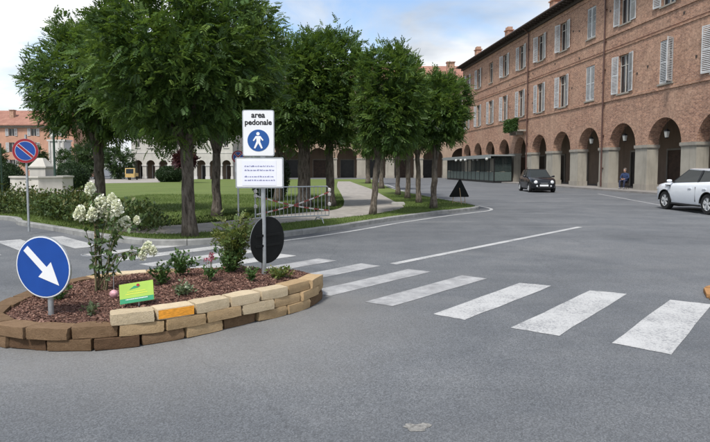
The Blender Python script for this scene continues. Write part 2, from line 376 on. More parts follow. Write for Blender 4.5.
M['marble'] = plaster('white_marble', (0.52, 0.495, 0.45), 0.3)
M['tyre'] = simple('tyre_rubber', (0.016, 0.016, 0.017), 0.85)
M['rim'] = simple('alloy_rim', (0.62, 0.63, 0.64), 0.35, metal=0.25, var=0.06)
M['carwhite'] = simple('white_car_paint', (0.70, 0.73, 0.77), 0.22, var=0.02, Coat_Weight=0.6)
M['carblack'] = simple('black_car_paint', (0.006, 0.007, 0.011), 0.22, var=0.1, Coat_Weight=0.3)
M['carglass'] = simple('car_glass', (0.008, 0.012, 0.012), 0.05, var=0.1, spec=0.45)
M['trim'] = simple('black_trim', (0.014, 0.014, 0.015), 0.5)
M['chrome'] = simple('chrome', (0.62, 0.63, 0.64), 0.15, metal=1.0, var=0.02)
M['headlight'] = simple('headlight_lens', (0.60, 0.62, 0.64), 0.08, var=0.05, spec=0.8)
M['taillight'] = simple('tail_lens', (0.30, 0.01, 0.01), 0.15)
M['awning'] = simple('awning_canvas', (0.21, 0.225, 0.22), 0.8, var=0.12)
M['panelgreen'] = simple('greygreen_panel', (0.075, 0.10, 0.092), 0.5, var=0.15)
M['pavglass'] = simple('pavilion_glass', (0.030, 0.040, 0.038), 0.08, var=0.3, spec=0.6)
M['globe'] = simple('globe_lamp_glass', (0.45, 0.45, 0.42), 0.3)
M['yellow'] = simple('yellow_vehicle_paint', (0.55, 0.38, 0.15), 0.4)
M['tape_red'] = simple('tape_red', (0.30, 0.07, 0.06), 0.5)
M['tape_white'] = simple('tape_white', (0.62, 0.58, 0.55), 0.5)
M['skin'] = simple('skin', (0.42, 0.25, 0.18), 0.55)
M['jacket'] = simple('navy_jacket', (0.022, 0.038, 0.095), 0.85, var=0.25)
M['jeans'] = simple('dark_jeans', (0.020, 0.026, 0.055), 0.9, var=0.25)
M['shoe'] = simple('grey_shoes', (0.20, 0.20, 0.21), 0.7)
M['hair'] = simple('grey_hair', (0.10, 0.085, 0.075), 0.8)
M['slab'] = simple('concrete_slab', (0.34, 0.33, 0.31), 0.9, var=0.15, bump=0.2)

# ---------------------------------------------------------------- leaf engine
T_LEAF = (np.array([[0, 0, 0], [.45, -.27, .04], [1, 0, -.10], [.45, .27, .04]], float), [(0, 1, 2, 3)])
def compound(pairs, droop=.28, ll=.36, lw=.15):
    V = []; Fc = []
    for k in range(pairs + 1):
        t = .18 + .82 * k / pairs
        bx, bz = t * .86, -droop * t * t
        sides = (-1, 1) if k < pairs else (0,)
        for s in sides:
            dx, dy = (.45, .89 * s) if s else (1, 0)
            o = len(V); l = ll * (1 - .25 * abs(t - .55))
            px_, py_ = -dy, dx
            V += [(bx, 0, bz), (bx + dx * l * .5 + px_ * lw * .5, dy * l * .5 + py_ * lw * .5, bz - .01),
                  (bx + dx * l, dy * l, bz - .10), (bx + dx * l * .5 - px_ * lw * .5, dy * l * .5 - py_ * lw * .5, bz - .01)]
            Fc.append((o, o + 1, o + 2, o + 3))
    return np.array(V, float), Fc
T_PET = (np.array([[0, -.25, 0], [.35, -.55, .1], [.95, -.3, 0], [1.05, .2, 0], [.6, .6, .1], [0, .3, 0]], float), [(0, 1, 2, 3, 4, 5)])
T_C5 = compound(5); T_C4 = compound(4, lw=.19); T_C3 = compound(3, lw=.26, ll=.42)
def leafmesh(name, P, D, S, tint, tmpl, mats, rng, roll=0.5):
    V, Fc = tmpl; n = len(P); k = len(V)
    D = D / np.maximum(np.linalg.norm(D, axis=1, keepdims=True), 1e-6)
    up = np.array([0, 0, 1.0]) + rng.normal(0, roll, (n, 3))
    side = np.cross(up, D); side /= np.maximum(np.linalg.norm(side, axis=1, keepdims=True), 1e-6)
    nrm = np.cross(D, side)
    W = P[:, None, :] + S[:, None, None] * (V[None, :, 0:1] * D[:, None, :] + V[None, :, 1:2] * side[:, None, :] + V[None, :, 2:3] * nrm[:, None, :])
    W = W.reshape(-1, 3); fa = np.array(Fc); nf = len(Fc); c = fa.shape[1]
    idx = (fa[None] + (np.arange(n) * k)[:, None, None]).reshape(-1)
    me = bpy.data.meshes.new(name); me.vertices.add(len(W)); me.vertices.foreach_set('co', W.astype(np.float32).ravel())
    me.loops.add(len(idx)); me.loops.foreach_set('vertex_index', idx.astype(np.int32))
    me.polygons.add(n * nf); me.polygons.foreach_set('loop_start', (np.arange(n * nf) * c).astype(np.int32))
    at = me.attributes.new('tint', 'FLOAT', 'POINT'); at.data.foreach_set('value', np.repeat(tint, k).astype(np.float32))
    for q in (mats if isinstance(mats, (list, tuple)) else [mats]): me.materials.append(q)
    me.update(calc_edges=True); me.validate(); return me
def lump(d, ph, n=7):
    s = np.zeros(len(d))
    for i in range(n): s += np.sin(d @ ph[i, :3] * (2.2 + .8 * i) + ph[i, 3]) / (1 + .35 * i)
    return s / n * 1.6
def crown_mesh(name, rx, ry, rz, nclump, per, size, tmpl, mat, seed, egg=0.15, shag=0.16, pn=2.7):
    rng = np.random.default_rng(seed); ph = rng.normal(0, 1, (7, 4)) * np.array([1, 1, 1, 6])
    d = rng.normal(0, 1, (nclump, 3)); d /= np.linalg.norm(d, axis=1, keepdims=True); d /= ((np.abs(d) ** pn).sum(1) ** (1 / pn))[:, None]
    rad = (1 + shag * lump(d, ph)) * np.where(rng.random(nclump) < .68, rng.uniform(.80, 1.02, nclump), rng.uniform(.25, .8, nclump))
    sx = 1 + egg * d[:, 2]
    C = d * rad[:, None] * np.array([rx, ry, rz]); C[:, 0] *= sx; C[:, 1] *= sx; C[:, 2] = np.where(C[:, 2] < 0, C[:, 2] * .74, C[:, 2])
    ct = rng.normal(.46, .22, nclump)
    P = np.repeat(C, per, 0) + rng.normal(0, 1, (nclump * per, 3)) * np.array([rx, ry, rz]) * .085
    o = np.repeat(d, per, 0)
    D = o * .75 + rng.normal(0, .5, (len(P), 3)) + np.array([0, 0, .12])
    S = size * rng.uniform(.5, 1.25, len(P))
    tint = np.clip(np.repeat(ct, per) + rng.normal(0, .13, len(P)), 0, 1)
    return leafmesh(name, P, D, S, tint, tmpl, mat, rng, .55)
def tree(name, label, x, y, z0, tr, fork, cz, rx, rz, nclump, per, size, tmpl, seed, mat='leaf', group='trees on the lawn', lean=0.0, off=None, ry=None, egg=.15, cat='tree', pn=2.5):
    t = thing(name, label, cat, (x, y, z0), 0, group); r = random.Random(seed)
    m = MB(); pts = []; rad = []
    for i in range(9):
        f = i / 8; z = f * fork
        pts.append((lean * f + r.uniform(-.02, .02), r.uniform(-.02, .02), z - .05 * (i == 0)))
        rad.append(tr * (1.30 - .45 * min(1, f * 5) if f < .2 else .86 - .10 * f) * r.uniform(.95, 1.06))
    m.tube(pts, rad, 12)
    for k in range(6):
        a = k * 1.05 + r.uniform(-.3, .3); l = r.uniform(.55, .8)
        p0 = Vector(pts[-1]) - Vector((0, 0, .25)); ex = Vector((math.cos(a) * rx * l + lean, math.sin(a) * rx * l, cz + rz * r.uniform(-.1, .55)))
        mid = p0.lerp(ex, .45) + Vector((0, 0, .25 * rz * .5))
        m.tube([p0, p0.lerp(mid, .5) + Vector((0, 0, .05)), mid, ex], [tr * .62, tr * .42, tr * .28, tr * .07], 7)
    m.tube([pts[-1], (lean * 1.3, 0, cz), (lean, .1, cz + rz * .7)], [tr * .7, tr * .4, tr * .06], 7)
    m.build('trunk', M['bark'], t, smooth=True)
    link('crown', crown_mesh('crown', rx, ry or rx, rz, nclump, per, size, tmpl, M[mat], seed, egg, .16, pn), t, (lean * .8 if off is None else off, 0, cz))
    return t

# ================================================================ SETTING: ground, kerbs, markings, lawn
m = MB(); m.quad((-400, -60, 0), (400, -60, 0), (400, 700, 0), (-400, 700, 0))
road = tag(m.build('road', M['asphalt'], fix=False), kind='structure')

def cat_rom(P, n=8, closed=False):
    P = [np.array(p, float) for p in P]; out = []; k = len(P)
    for i in range(k if closed else k - 1):
        if closed: a, b, c, d = P[i - 1], P[i], P[(i + 1) % k], P[(i + 2) % k]
        else: a, b, c, d = P[max(i - 1, 0)], P[i], P[i + 1], P[min(i + 2, k - 1)]
        for j in range(n):
            t = j / n
            out.append(.5 * ((2 * b) + (-a + c) * t + (2 * a - 5 * b + 4 * c - d) * t * t + (-a + 3 * b - 3 * c + d) * t ** 3))
    if not closed: out.append(P[-1])
    return np.array(out)
def resample(C, step):
    seg = np.linalg.norm(np.diff(C, axis=0), axis=1); s = np.concatenate([[0], np.cumsum(seg)])
    n = max(2, int(round(s[-1] / step)) + 1); q = np.linspace(0, s[-1], n)
    return np.stack([np.interp(q, s, C[:, k]) for k in range(C.shape[1])], 1)
def offset(C, d):
    T = np.gradient(C, axis=0); T /= np.linalg.norm(T, axis=1, keepdims=True)
    return C + np.stack([T[:, 1], -T[:, 0]], 1) * d          # to the right of travel

kp = [(-40, 26), (-22, 19.5), G(-20, 219), G(20, 225.5), G(56, 231.5), G(100, 239.5), G(150, 245.5), G(200, 245), G(245, 241.5), G(290, 236.5), G(340, 229.5), G(386, 222), G(430, 215.8), G(462, 212), G(476, 210.3), G(479, 208.8), G(472, 206.8), G(456, 203.8), G(430, 198.6), (2.95, 40), (2.75, 50), (2.5, 62), (2.3, 76)]
KC = resample(cat_rom(kp, 10), 0.25)
# kerb stones: one metre each, joined end to end with narrow joints
kerb = bpy.data.objects.new('kerb', None); COL.objects.link(kerb); tag(kerb, kind='structure')
KI = offset(KC, -0.16)
nst = (len(KC) - 1) // 4
for i in range(nst):
    a = i * 4; m = MB(); h = .125 + rnd.uniform(-.006, .006)
    out = KC[a:a + 5].copy(); inn = KI[a:a + 5].copy()
    e0 = (out[1] - out[0]) / np.linalg.norm(out[1] - out[0]) * .006; e1 = (out[4] - out[3]) / np.linalg.norm(out[4] - out[3]) * .006
    out[0] += e0; inn[0] += e0; out[4] -= e1; inn[4] -= e1
    vs = []; bev = .018
    for j in range(5):
        q = (out[j] * (1 - bev / .16) + inn[j] * bev / .16)
        vs += [(*out[j], -.02), (*out[j], h - bev), (*q, h), (*inn[j], h), (*inn[j], -.02)]
    fs = []
    for j in range(4):
        for c in range(4): fs.append((j * 5 + c, j * 5 + c + 1, (j + 1) * 5 + c + 1, (j + 1) * 5 + c))
    fs += [(0, 1, 2, 3, 4), (20, 21, 22, 23, 24)]
    m.add(vs, fs); m.build('kerb_stone', M['kerb'], kerb)
# lawn sheet
poly = [tuple(p) for p in offset(KC, -0.15)[::3]] + [(-70, 76), (-70, 30)]
bm = bmesh.new(); vs = [bm.verts.new((p[0], p[1], .105)) for p in poly]; bm.faces.new(vs); bmesh.ops.triangulate(bm, faces=bm.faces[:])
me = bpy.data.meshes.new('lawn'); bm.to_mesh(me); bm.free(); me.materials.append(M['turf'])
lawn = tag(link('lawn', me), kind='structure')
# gravel path: along the front, then curving away between the trees
def sheet(name, pts, z, mat, kind='structure'):
    bm = bmesh.new(); bm.faces.new([bm.verts.new((p[0], p[1], z)) for p in pts]); bmesh.ops.triangulate(bm, faces=bm.faces[:])
    me = bpy.data.meshes.new(name); bm.to_mesh(me); bm.free(); me.materials.append(mat); return tag(link(name, me), kind=kind)
Z = .105
lo = cat_rom([G(105, 230, Z), G(150, 234, Z), G(195, 233, Z), G(245, 228, Z), G(300, 221.5, Z), G(345, 217.5, Z), G(378, 213.5, Z), G(403, 208, Z), G(398, 203.5, Z), G(384, 196, Z), G(372, 189.5, Z), G(358, 184.5, Z), G(350, 181.5, Z)], 6)
hi = cat_rom([G(338, 181.5, Z), G(337, 186, Z), G(341, 194, Z), G(344, 203, Z), G(336, 209.5, Z), G(300, 213, Z), G(255, 218, Z), G(200, 223.5, Z), G(150, 226.5, Z), G(108, 226, Z)], 6)
sheet('path', list(lo) + list(hi), .111, M['gravel'])
sheet('far_path', [G(95, 183.5, Z), G(160, 182.5, Z), G(160, 178.7, Z), G(60, 178.7, Z)], .112, M['gravel'])
sheet('fountain_path', [G(-25, 196, Z), G(60, 196, Z), G(92, 190.5, Z), G(85, 189, Z), G(60, 191, Z), G(-25, 191, Z)], .112, M['gravel'])

# white edge line round the lawn kerb
EL = offset(KC, .42); i0 = int(np.argmin(np.abs(KC[:, 0] - G(255, 240)[0]) + (KC[:, 1] > 30) * 99)); EL = EL[i0:]; EO = offset(KC, .54)[i0:]
m = MB()
for i in range(len(EL) - 1): m.quad((*EL[i], .004), (*EL[i + 1], .004), (*EO[i + 1], .004), (*EO[i], .004))
tag(m.build('edge_line', M['paint'], fix=False), kind='structure')
# centre line
a, b = np.array(G(393, 264)), np.array(G(580, 227)); d = (b - a) / np.linalg.norm(b - a); n = np.array([d[1], -d[0]]) * .075
m = MB(); m.quad((*(a - n), .004), (*(a + n), .004), (*(b + n), .004), (*(b - n), .004))
tag(m.build('centre_line', M['paint'], fix=False), kind='structure')
# parking line by the white car
a, b = np.array((15.4, 35.5)), np.array((12.2, 17.5)); d = (b - a) / np.linalg.norm(b - a); n = np.array([d[1], -d[0]]) * .07
m = MB(); m.quad((*(a - n), .004), (*(a + n), .004), (*(b + n), .004), (*(b - n), .004))
tag(m.build('parking_line', M['paint_worn'], fix=False), kind='structure')
# zebra crossing
zeb = bpy.data.objects.new('crosswalk', None); COL.objects.link(zeb); tag(zeb, kind='structure')
S1 = [((611.8, 343.2), (670.7, 354.7), (712, 304.5), (669.5, 299.9)), ((511, 328), (558.7, 336), (627, 294), (590, 290.6)), ((432.8, 314.3), (465, 320), (552, 286), (519.4, 283)), ((365, 302), (392.4, 306.3), (487, 278.7), (461.7, 275.6))]
W4 = [[np.array(G(*p)) for p in s] for s in S1]
step = (W4[3][0] - W4[0][0]) / 3
for i in range(11):
    q = W4[i] if i < 4 else [p + step * (i - 3) for p in W4[3]]
    c = sum(q) / 4
    if i >= 4: q = [c + (p - c) for p in q]
    m = MB(); k = 6                                     # ragged edges: subdivide the outline
    P = []
    for j in range(4):
        for t in range(k):
            p = q[j] + (q[(j + 1) % 4] - q[j]) * t / k
            P.append((p[0] + rnd.uniform(-.008, .008), p[1] + rnd.uniform(-.008, .008), .004))
    m.add(P, [tuple(range(len(P)))])
    m.build('stripe', M['paint'] if i < 3 else M['paint_worn'] if i in (3, 4, 5, 6) else M['paint'], zeb, fix=False)
zeb2 = bpy.data.objects.new('side_crosswalk', None); COL.objects.link(zeb2); tag(zeb2, kind='structure')
for i in range(5):
    a0 = np.array((-5.55, 11.55)) + np.array((-.66, -.60)) * i; d = np.array((-.70, .71)); n = np.array((.71, .70)) * .25
    b0 = a0 + d * 2.4
    m = MB(); m.quad((*(a0 - n), .004), (*(a0 + n), .004), (*(b0 + n), .004), (*(b0 - n), .004)); m.build('stripe', M['paint'], zeb2, fix=False)
# pale worn-in patch of cement on the asphalt
m = MB(); c = G(417, 427); P = []
for k in range(18):
    t = k / 18 * 6.283; r = .07 * (1 + .15 * math.sin(2 * t + 1) + rnd.uniform(-.3, .3)); P.append((c[0] + r * math.cos(t) * 1.1, c[1] + r * math.sin(t) * .8, .003))
m.add(P, [tuple(range(18))]); tag(m.build('cement_spot', simple('cement_spot', (0.185, 0.18, 0.168), .9, var=.45, scale=40), fix=False), kind='structure')

# grass blades near the kerb and on the visible lawn
rng = np.random.default_rng(3)
from mathutils.geometry import tessellate_polygon
def inside(pts, pl):
    x, y = pts[:, 0], pts[:, 1]; r = np.zeros(len(pts), bool); j = len(pl) - 1
    for i in range(len(pl)):
        xi, yi = pl[i]; xj, yj = pl[j]
        with np.errstate(divide='ignore', invalid='ignore'):
            r ^= ((yi > y) != (yj > y)) & (x < (xj - xi) * (y - yi) / (yj - yi) + xi)
        j = i
    return r
q = np.stack([rng.uniform(-12, 5.2, 240000), 10.5 + 22 * rng.random(240000) ** 1.5], 1)
PP = [tuple(p) for p in list(lo) + list(hi)]
q = q[inside(q, poly) & ~inside(q, PP)][:95000]
P = np.column_stack([q, np.full(len(q), .1)]); D = np.column_stack([rng.normal(0, .45, (len(q), 2)), np.ones(len(q))])
T_BL = (np.array([[0, -.11, 0], [0, .11, 0], [1, 0, .12]], float), [(0, 1, 2)])
gt = np.clip(.45 + .25 * np.sin(q[:, 0] * 1.3 + np.sin(q[:, 1] * .9) * 2) + rng.normal(0, .2, len(q)), 0, 1)
g = link('lawn_grass', leafmesh('lawn_grass', P, D, rng.uniform(.035, .085, len(q)), gt, T_BL, M['grass'], rng, 1.0))
tag(g, 'short green grass blades growing over the lawn', 'grass', kind='stuff')

# pavement in front of and under the right-hand arcade
FX = lambda d: 23.5 - .1 * d
m = MB(); k0, k1 = (FX(14) - 1.6, 14), (FX(84) - 1.6, 84)
m.add([(k0[0], 14, -.02), (k0[0] + 14, 14, -.02), (k1[0] + 14, 84, -.02), (k1[0], 84, -.02), (k0[0], 14, .12), (k0[0] + 14, 14, .12), (k1[0] + 14, 84, .12), (k1[0], 84, .12)],
      [(4, 5, 6, 7), (0, 4, 7, 3), (0, 1, 5, 4), (3, 7, 6, 2)])
tag(m.build('pavement', M['paving']), kind='structure')

# ================================================================ BUILDINGS
def shutter_mesh(wd, ht, name='shutter'):
    m = MB(); f = .07
    m.bb(0, f, -.02, .02, 0, ht); m.bb(wd - f, wd, -.02, .02, 0, ht)
    for z in (0, ht / 2 - f / 2, ht - f): m.bb(f, wd - f, -.02, .02, z, z + f)
    n = int(ht / .11); rx = Matrix.Rotation(R(38), 3, 'X')
    for i in range(n):
        z = f + (ht - 2 * f) * (i + .5) / n
        m.box((wd / 2, 0, z), (wd - 2 * f, .012, .085), 0, rx)
    return m.mesh(name, M['shutter'])
def arcade(name, label, loc, rz, nb, W, r, zi, zt, rows, hw, eave, depth, mats, states, adepth=.8, pdepth=4.5, overhang=.9, rise=3.0, door=True, shut=True, courses=(), cat='building'):
    t = thing(name, label, cat, loc, rz); Lg = nb * W; wall = MB(); SEG = 18
    zs = [zt]
    for a, b in rows: zs += [a, b]
    zs.append(eave)
    for i in range(nb):
        s0 = i * W; c = s0 + W / 2
        for j in range(SEG):
            a0, a1 = math.pi * j / SEG, math.pi * (j + 1) / SEG
            x0, z0, x1, z1 = c - r * math.cos(a0), zi + r * math.sin(a0), c - r * math.cos(a1), zi + r * math.sin(a1)
            wall.quad((x0, 0, z0), (x1, 0, z1), (x1, 0, zt), (x0, 0, zt))
            wall.quad((x0, 0, z0), (x1, 0, z1), (x1, -adepth, z1), (x0, -adepth, z0))
        for xa, xb in ((s0, c - r), (c + r, s0 + W)): wall.quad((xa, 0, zi), (xb, 0, zi), (xb, 0, zt), (xa, 0, zt))
        xs = [s0, c - hw, c + hw, s0 + W]
        for a in range(len(zs) - 1):
            for b in range(3):
                if b == 1 and a % 2 == 1:
                    x0, x1, z0, z1 = xs[1], xs[2], zs[a], zs[a + 1]
                    for q in (((x0, 0, z0), (x0, 0, z1), (x0, -.3, z1), (x0, -.3, z0)), ((x1, 0, z0), (x1, 0, z1), (x1, -.3, z1), (x1, -.3, z0)), ((x0, 0, z1), (x1, 0, z1), (x1, -.3, z1), (x0, -.3, z1)), ((x0, 0, z0), (x1, 0, z0), (x1, -.3, z0), (x0, -.3, z0))): wall.quad(*q)
                    continue
                wall.quad((xs[b], 0, zs[a]), (xs[b + 1], 0, zs[a]), (xs[b + 1], 0, zs[a + 1]), (xs[b], 0, zs[a + 1]))
    for s in (0, Lg): wall.quad((s, 0, 0), (s, -depth, 0), (s, -depth, eave), (s, 0, eave))  # end walls, solid to the ground: portico ends closed to darken its inside
    wall.quad((0, -depth, 0), (Lg, -depth, 0), (Lg, -depth, eave), (0, -depth, eave))
    # gables
    for s in (0, Lg): wall.add([(s, .0, eave), (s, -depth, eave), (s, -depth / 2, eave + rise)], [(0, 1, 2)])
    wall.build('wall', mats['wall'], t, fix=False)
    for i in range(nb + 1):
        x0 = max(.01, i * W - (W / 2 - r)); x1 = min(Lg - .01, i * W + (W / 2 - r))
        pm = MB(); pm.bb(x0, x1, -adepth, -.004, .0, zi)
        p = pm.build('pier', mats['pier'], t)
        MB().bb(x0 - .07, x1 + .07, -adepth - .07, .07, zi - .2, zi - .004).bb(x0 - .035, x1 + .035, -adepth - .035, .035, zi - .27, zi - .2).build('impost', mats['impost'], p)
        MB().bb(x0 - .05, x1 + .05, -adepth - .05, .05, .0, .42).build('plinth', mats['impost'], p)
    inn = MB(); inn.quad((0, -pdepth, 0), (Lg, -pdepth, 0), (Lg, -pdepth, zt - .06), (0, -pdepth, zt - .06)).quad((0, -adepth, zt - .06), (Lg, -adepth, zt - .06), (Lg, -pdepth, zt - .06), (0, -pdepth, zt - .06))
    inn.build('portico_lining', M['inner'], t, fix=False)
    for i in range(nb):
        c = (i + .5) * W
        if door:
            dm = MB(); dw = W * .24; dh = zi * .92
            dm.bb(c - dw - .12, c - dw, -pdepth + .01, -pdepth + .14, 0, dh).bb(c + dw, c + dw + .12, -pdepth + .01, -pdepth + .14, 0, dh).bb(c - dw - .12, c + dw + .12, -pdepth + .01, -pdepth + .14, dh, dh + .14)
            d = dm.build('door_frame', mats['impost'], t)
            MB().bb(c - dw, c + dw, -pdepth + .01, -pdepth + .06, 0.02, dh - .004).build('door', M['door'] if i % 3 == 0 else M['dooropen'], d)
    sh = {}
    for ri, (za, zb) in enumerate(rows):
        key = round(zb - za, 3); ht = zb - za
        sh[key] = shutter_mesh(hw, ht - .04) if shut else None
        fm = MB(); f = .07
        fm.bb(-hw + .01, -hw + f, -.24, -.16, .01, ht - .01).bb(hw - f, hw - .01, -.24, -.16, .01, ht - .01).bb(-.045, .045, -.24, -.15, .01, ht - .01)
        fm.bb(-hw + f, hw - f, -.24, -.16, .01, f).bb(-hw + f, hw - f, -.24, -.16, ht - f, ht - .01).bb(-hw + f, hw - f, -.235, -.165, ht * .72, ht * .72 + .05)
        fme = fm.mesh('window', M['frame'])
        pme = MB().bb(-hw + .02, -.002, -.212, -.2, .02, ht - .02).mesh('pane', M['glass_dark'])
        pme2 = MB().bb(.002, hw - .02, -.212, -.2, .02, ht - .02).mesh('pane', M['glass_dark'])
        sme = MB().bb(-hw - .1, hw + .1, .002, .09, -.11, -.004).mesh('sill', mats['impost'])
        cme = MB().bb(-hw * .9, hw * .9, -.30, -.29, .05, ht * .95).mesh('curtain', M['curtain'])
        for i in range(nb):
            c = (i + .5) * W; w_ = link('window', fme, t, (c, 0, za)); link('pane', pme, w_); link('pane', pme2, w_); link('sill', sme, w_)
            if not shut: continue
            st = states[ri][i % len(states[ri])]
            # o: both open flat on the wall, c: both closed, r/l: only one leaf closed, n: none
            if st in 'o':
                link('shutter', sh[key], w_, (-hw, .035, .02), (0, 0, math.pi - R(rnd.uniform(2, 14))))
                link('shutter', sh[key], w_, (hw, .035, .02), (0, 0, R(rnd.uniform(2, 14))))
            if st in 'cl': link('shutter', sh[key], w_, (0.004, -.05, .02))
            if st in 'cr': link('shutter', sh[key], w_, (-hw - .0 + .002, -.05, .02))
            if st == 'l': link('shutter', sh[key], w_, (-hw, .035, .02), (0, 0, math.pi - R(62)))
    for z, h, pr in courses: MB().bb(0, Lg, .003, pr, z, z + h).build('string_course', mats['course'], t)
    # roof with overhanging eave, rafters and gutter
    rm = MB(); y0, ym, yb = overhang, -depth / 2, -depth - overhang; sl = rise / (depth / 2); ze = eave - overhang * sl * .0
    th = .16
    rm.add([(-.3, y0, ze + .05), (Lg + .3, y0, ze + .05), (Lg + .3, ym, ze + rise + .25), (-.3, ym, ze + rise + .25), (-.3, y0, ze + .05 + th), (Lg + .3, y0, ze + .05 + th), (Lg + .3, ym, ze + rise + .25 + th), (-.3, ym, ze + rise + .25 + th)],
           [(0, 1, 2, 3), (4, 5, 6, 7), (0, 1, 5, 4), (0, 3, 7, 4), (1, 2, 6, 5)])
    rm.add([(-.3, yb, ze + .05), (Lg + .3, yb, ze + .05), (Lg + .3, ym, ze + rise + .25), (-.3, ym, ze + rise + .25), (-.3, yb, ze + .05 + th), (Lg + .3, yb, ze + .05 + th), (Lg + .3, ym, ze + rise + .25 + th), (-.3, ym, ze + rise + .25 + th)],
           [(0, 1, 2, 3), (4, 5, 6, 7), (0, 1, 5, 4), (0, 3, 7, 4), (1, 2, 6, 5)])
    roof = rm.build('roof', M['tiles'], t)
    em = MB(); em.bb(-.25, Lg + .25, .02, .22, eave - .35, eave - .02).bb(-.28, Lg + .28, .02, overhang - .03, ze - .01, ze + .03)
    for k in range(int(Lg / .62)): em.bb(.3 + k * .62, .3 + k * .62 + .12, .22, overhang - .06, ze - .14, ze - .012)
    em.build('eave', M['eave'], t)
    MB().tube([(-.3, overhang + .06, ze + .08), (Lg + .3, overhang + .06, ze + .08)], .085, 8).build('gutter', M['gutter'], roof)
    return t, roof
brickset = dict(wall=M['brick'], pier=M['pier'], impost=M['impost'], course=M['brick'])
W = 4.72
ang = math.atan2(1, -.1); P0 = (FX(24.5), 24.5, .1)
stt = ['ooloclooooooo'.replace('l', 'o', 1), 'ooooocoooonoo']
st1 = 'oo' + 'l' + 'o' + 'c' + 'ooooo' + 'oo'; st2 = 'ooo' + 'o' + 'c' + 'oooo' + 'n' + 'oo'
arc, arcroof = arcade('arcade_building', 'long red brick building with arched portico and pale shutters along the road', P0, ang, 12, W, 1.68, 3.1, 5.3, [(6.95, 9.7), (11.9, 14.35)], .67, 15.65, 13, brickset, [st1, st2],
                      courses=((6.55, .16, .07), (11.35, .16, .07), (10.25, .10, .05), (14.95, .12, .05)))
# extra pieces on the brick building
def downpipe(s, z1=15.5, z0=.1, r=.065):
    m = MB(); m.tube([(s, .14, z0), (s, .14, z1 - .5), (s, .5, z1 - .12), (s, .85, z1)], r, 8)
    for z in (1.5, 4, 6.3, 9, 11.1, 13.5): m.bb(s - .1, s + .1, .0, .1, z, z + .06)
    m.build('downpipe', M['pipe'], arc)
downpipe(3.5 * W - 0 + W * .5 + .1, 15.6); downpipe(7 * W + .35, 15.6)
MB().tube([(1.45 * W, .05, .1), (1.45 * W, .05, 10.2)], .03, 6).build('cable_duct', M['pipe'], arc)
MB().tube([(.2, .05, 10.45), (3 * W, .055, 10.42), (6 * W, .05, 10.43), (11.9 * W, .05, 10.45)], .022, 6).build('wall_cable', M['pipe'], arc)
for i in range(12):
    for z in (8.1, 13.0, 10.9):
        if rnd.random() < .75:
            x = (i + .5) * W + rnd.choice((-1, 1)) * rnd.uniform(1.55, 2.1)
            MB().box((x, .01, z + rnd.uniform(-.3, .3)), (.14, .05, .14)).build('wall_vent', M['eave'], arc)
for s, y in ((4.2 * W, -2.2), (6.9 * W, -2.2), (9.4 * W, -2.0), (11.5 * W, -1.4)):
    ch = MB(); zb = 15.6 + (-y) * 3 / 6.5
    ch.bb(s - .45, s + .45, y - .35, y + .35, zb - .4, zb + 1.5).bb(s - .55, s + .55, y - .45, y + .45, zb + 1.5, zb + 1.62).bb(s - .4, s - .1, y - .3, y + .3, zb + 1.62, zb + 1.95).bb(s + .1, s + .4, y - .3, y + .3, zb + 1.62, zb + 1.95)
    ch.build('chimney', M['brick'], arcroof)
# balcony with box plants (bay 7)
bc = (7 + .5) * W
bm_ = MB(); bm_.bb(bc - 1.7, bc + 1.7, .08, 1.0, 5.32, 5.48)
for k in (-.9, .9): bm_.bb(bc + k - .1, bc + k + .1, .08, .8, 5.0, 5.32)
bal = bm_.build('balcony', M['impost'], arc)
rl = MB()
for k in range(35): rl.tube([(bc - 1.65 + k * .0970, .95, 5.48), (bc - 1.65 + k * .0970, .95, 6.45)], .011, 5)
rl.tube([(bc - 1.67, .1, 6.46), (bc - 1.67, .95, 6.46), (bc + 1.67, .95, 6.46), (bc + 1.67, .1, 6.46)], .025, 6)
rl.build('railing', M['black'], bal)
rg = np.random.default_rng(11); n = 3400
P = np.column_stack([rg.uniform(-1.75, 1.75, n), rg.uniform(-.14, .22, n), rg.uniform(-.5, .75, n)]); D = rg.normal(0, 1, (n, 3)) + np.array([0, .8, .3])
ca, sa = math.cos(ang), math.sin(ang)
bx, by = P0[0] + ca * bc - sa * 1.0, P0[1] + sa * bc + ca * 1.0
tag(link('balcony_plants', leafmesh('balcony_plants', P, D, rg.uniform(.12, .24, n), rg.uniform(0, .8, n), T_LEAF, M['leaf_shrub'], rg), None, (bx, by, 5.95), (0, 0, ang)), 'green hedge plants hiding the railing of the small balcony', 'plant')
# lamps hung in the arches
for i, lab in ((2, 'hanging lantern in the wide arch behind the white car'), (3, 'hanging lantern in the arch above the seated person'), (4, 'hanging lantern in the arch beside the brown downpipe')):
    s = (i + .5) * W + .35; x, y = P0[0] + ca * s + sa * .45, P0[1] + sa * s - ca * .45
    t = thing('hanging_lantern', lab, 'lamp', (x, y, 3.55), 0, 'lanterns in the arcade')
    MB().tube([(0, 0, .62), (0, 0, 1.33)], .012, 5).build('chain', M['black'], t)
    MB().lathe([(.05, .62), (.2, .5), (.22, .46), (.03, .46)], 6).lathe([(.03, 0), (.13, .04), (.13, .07)], 6).build('cap', M['black'], t)
    MB().lathe([(.12, .07), (.19, .455)], 6).build('glass', M['globe'], t)

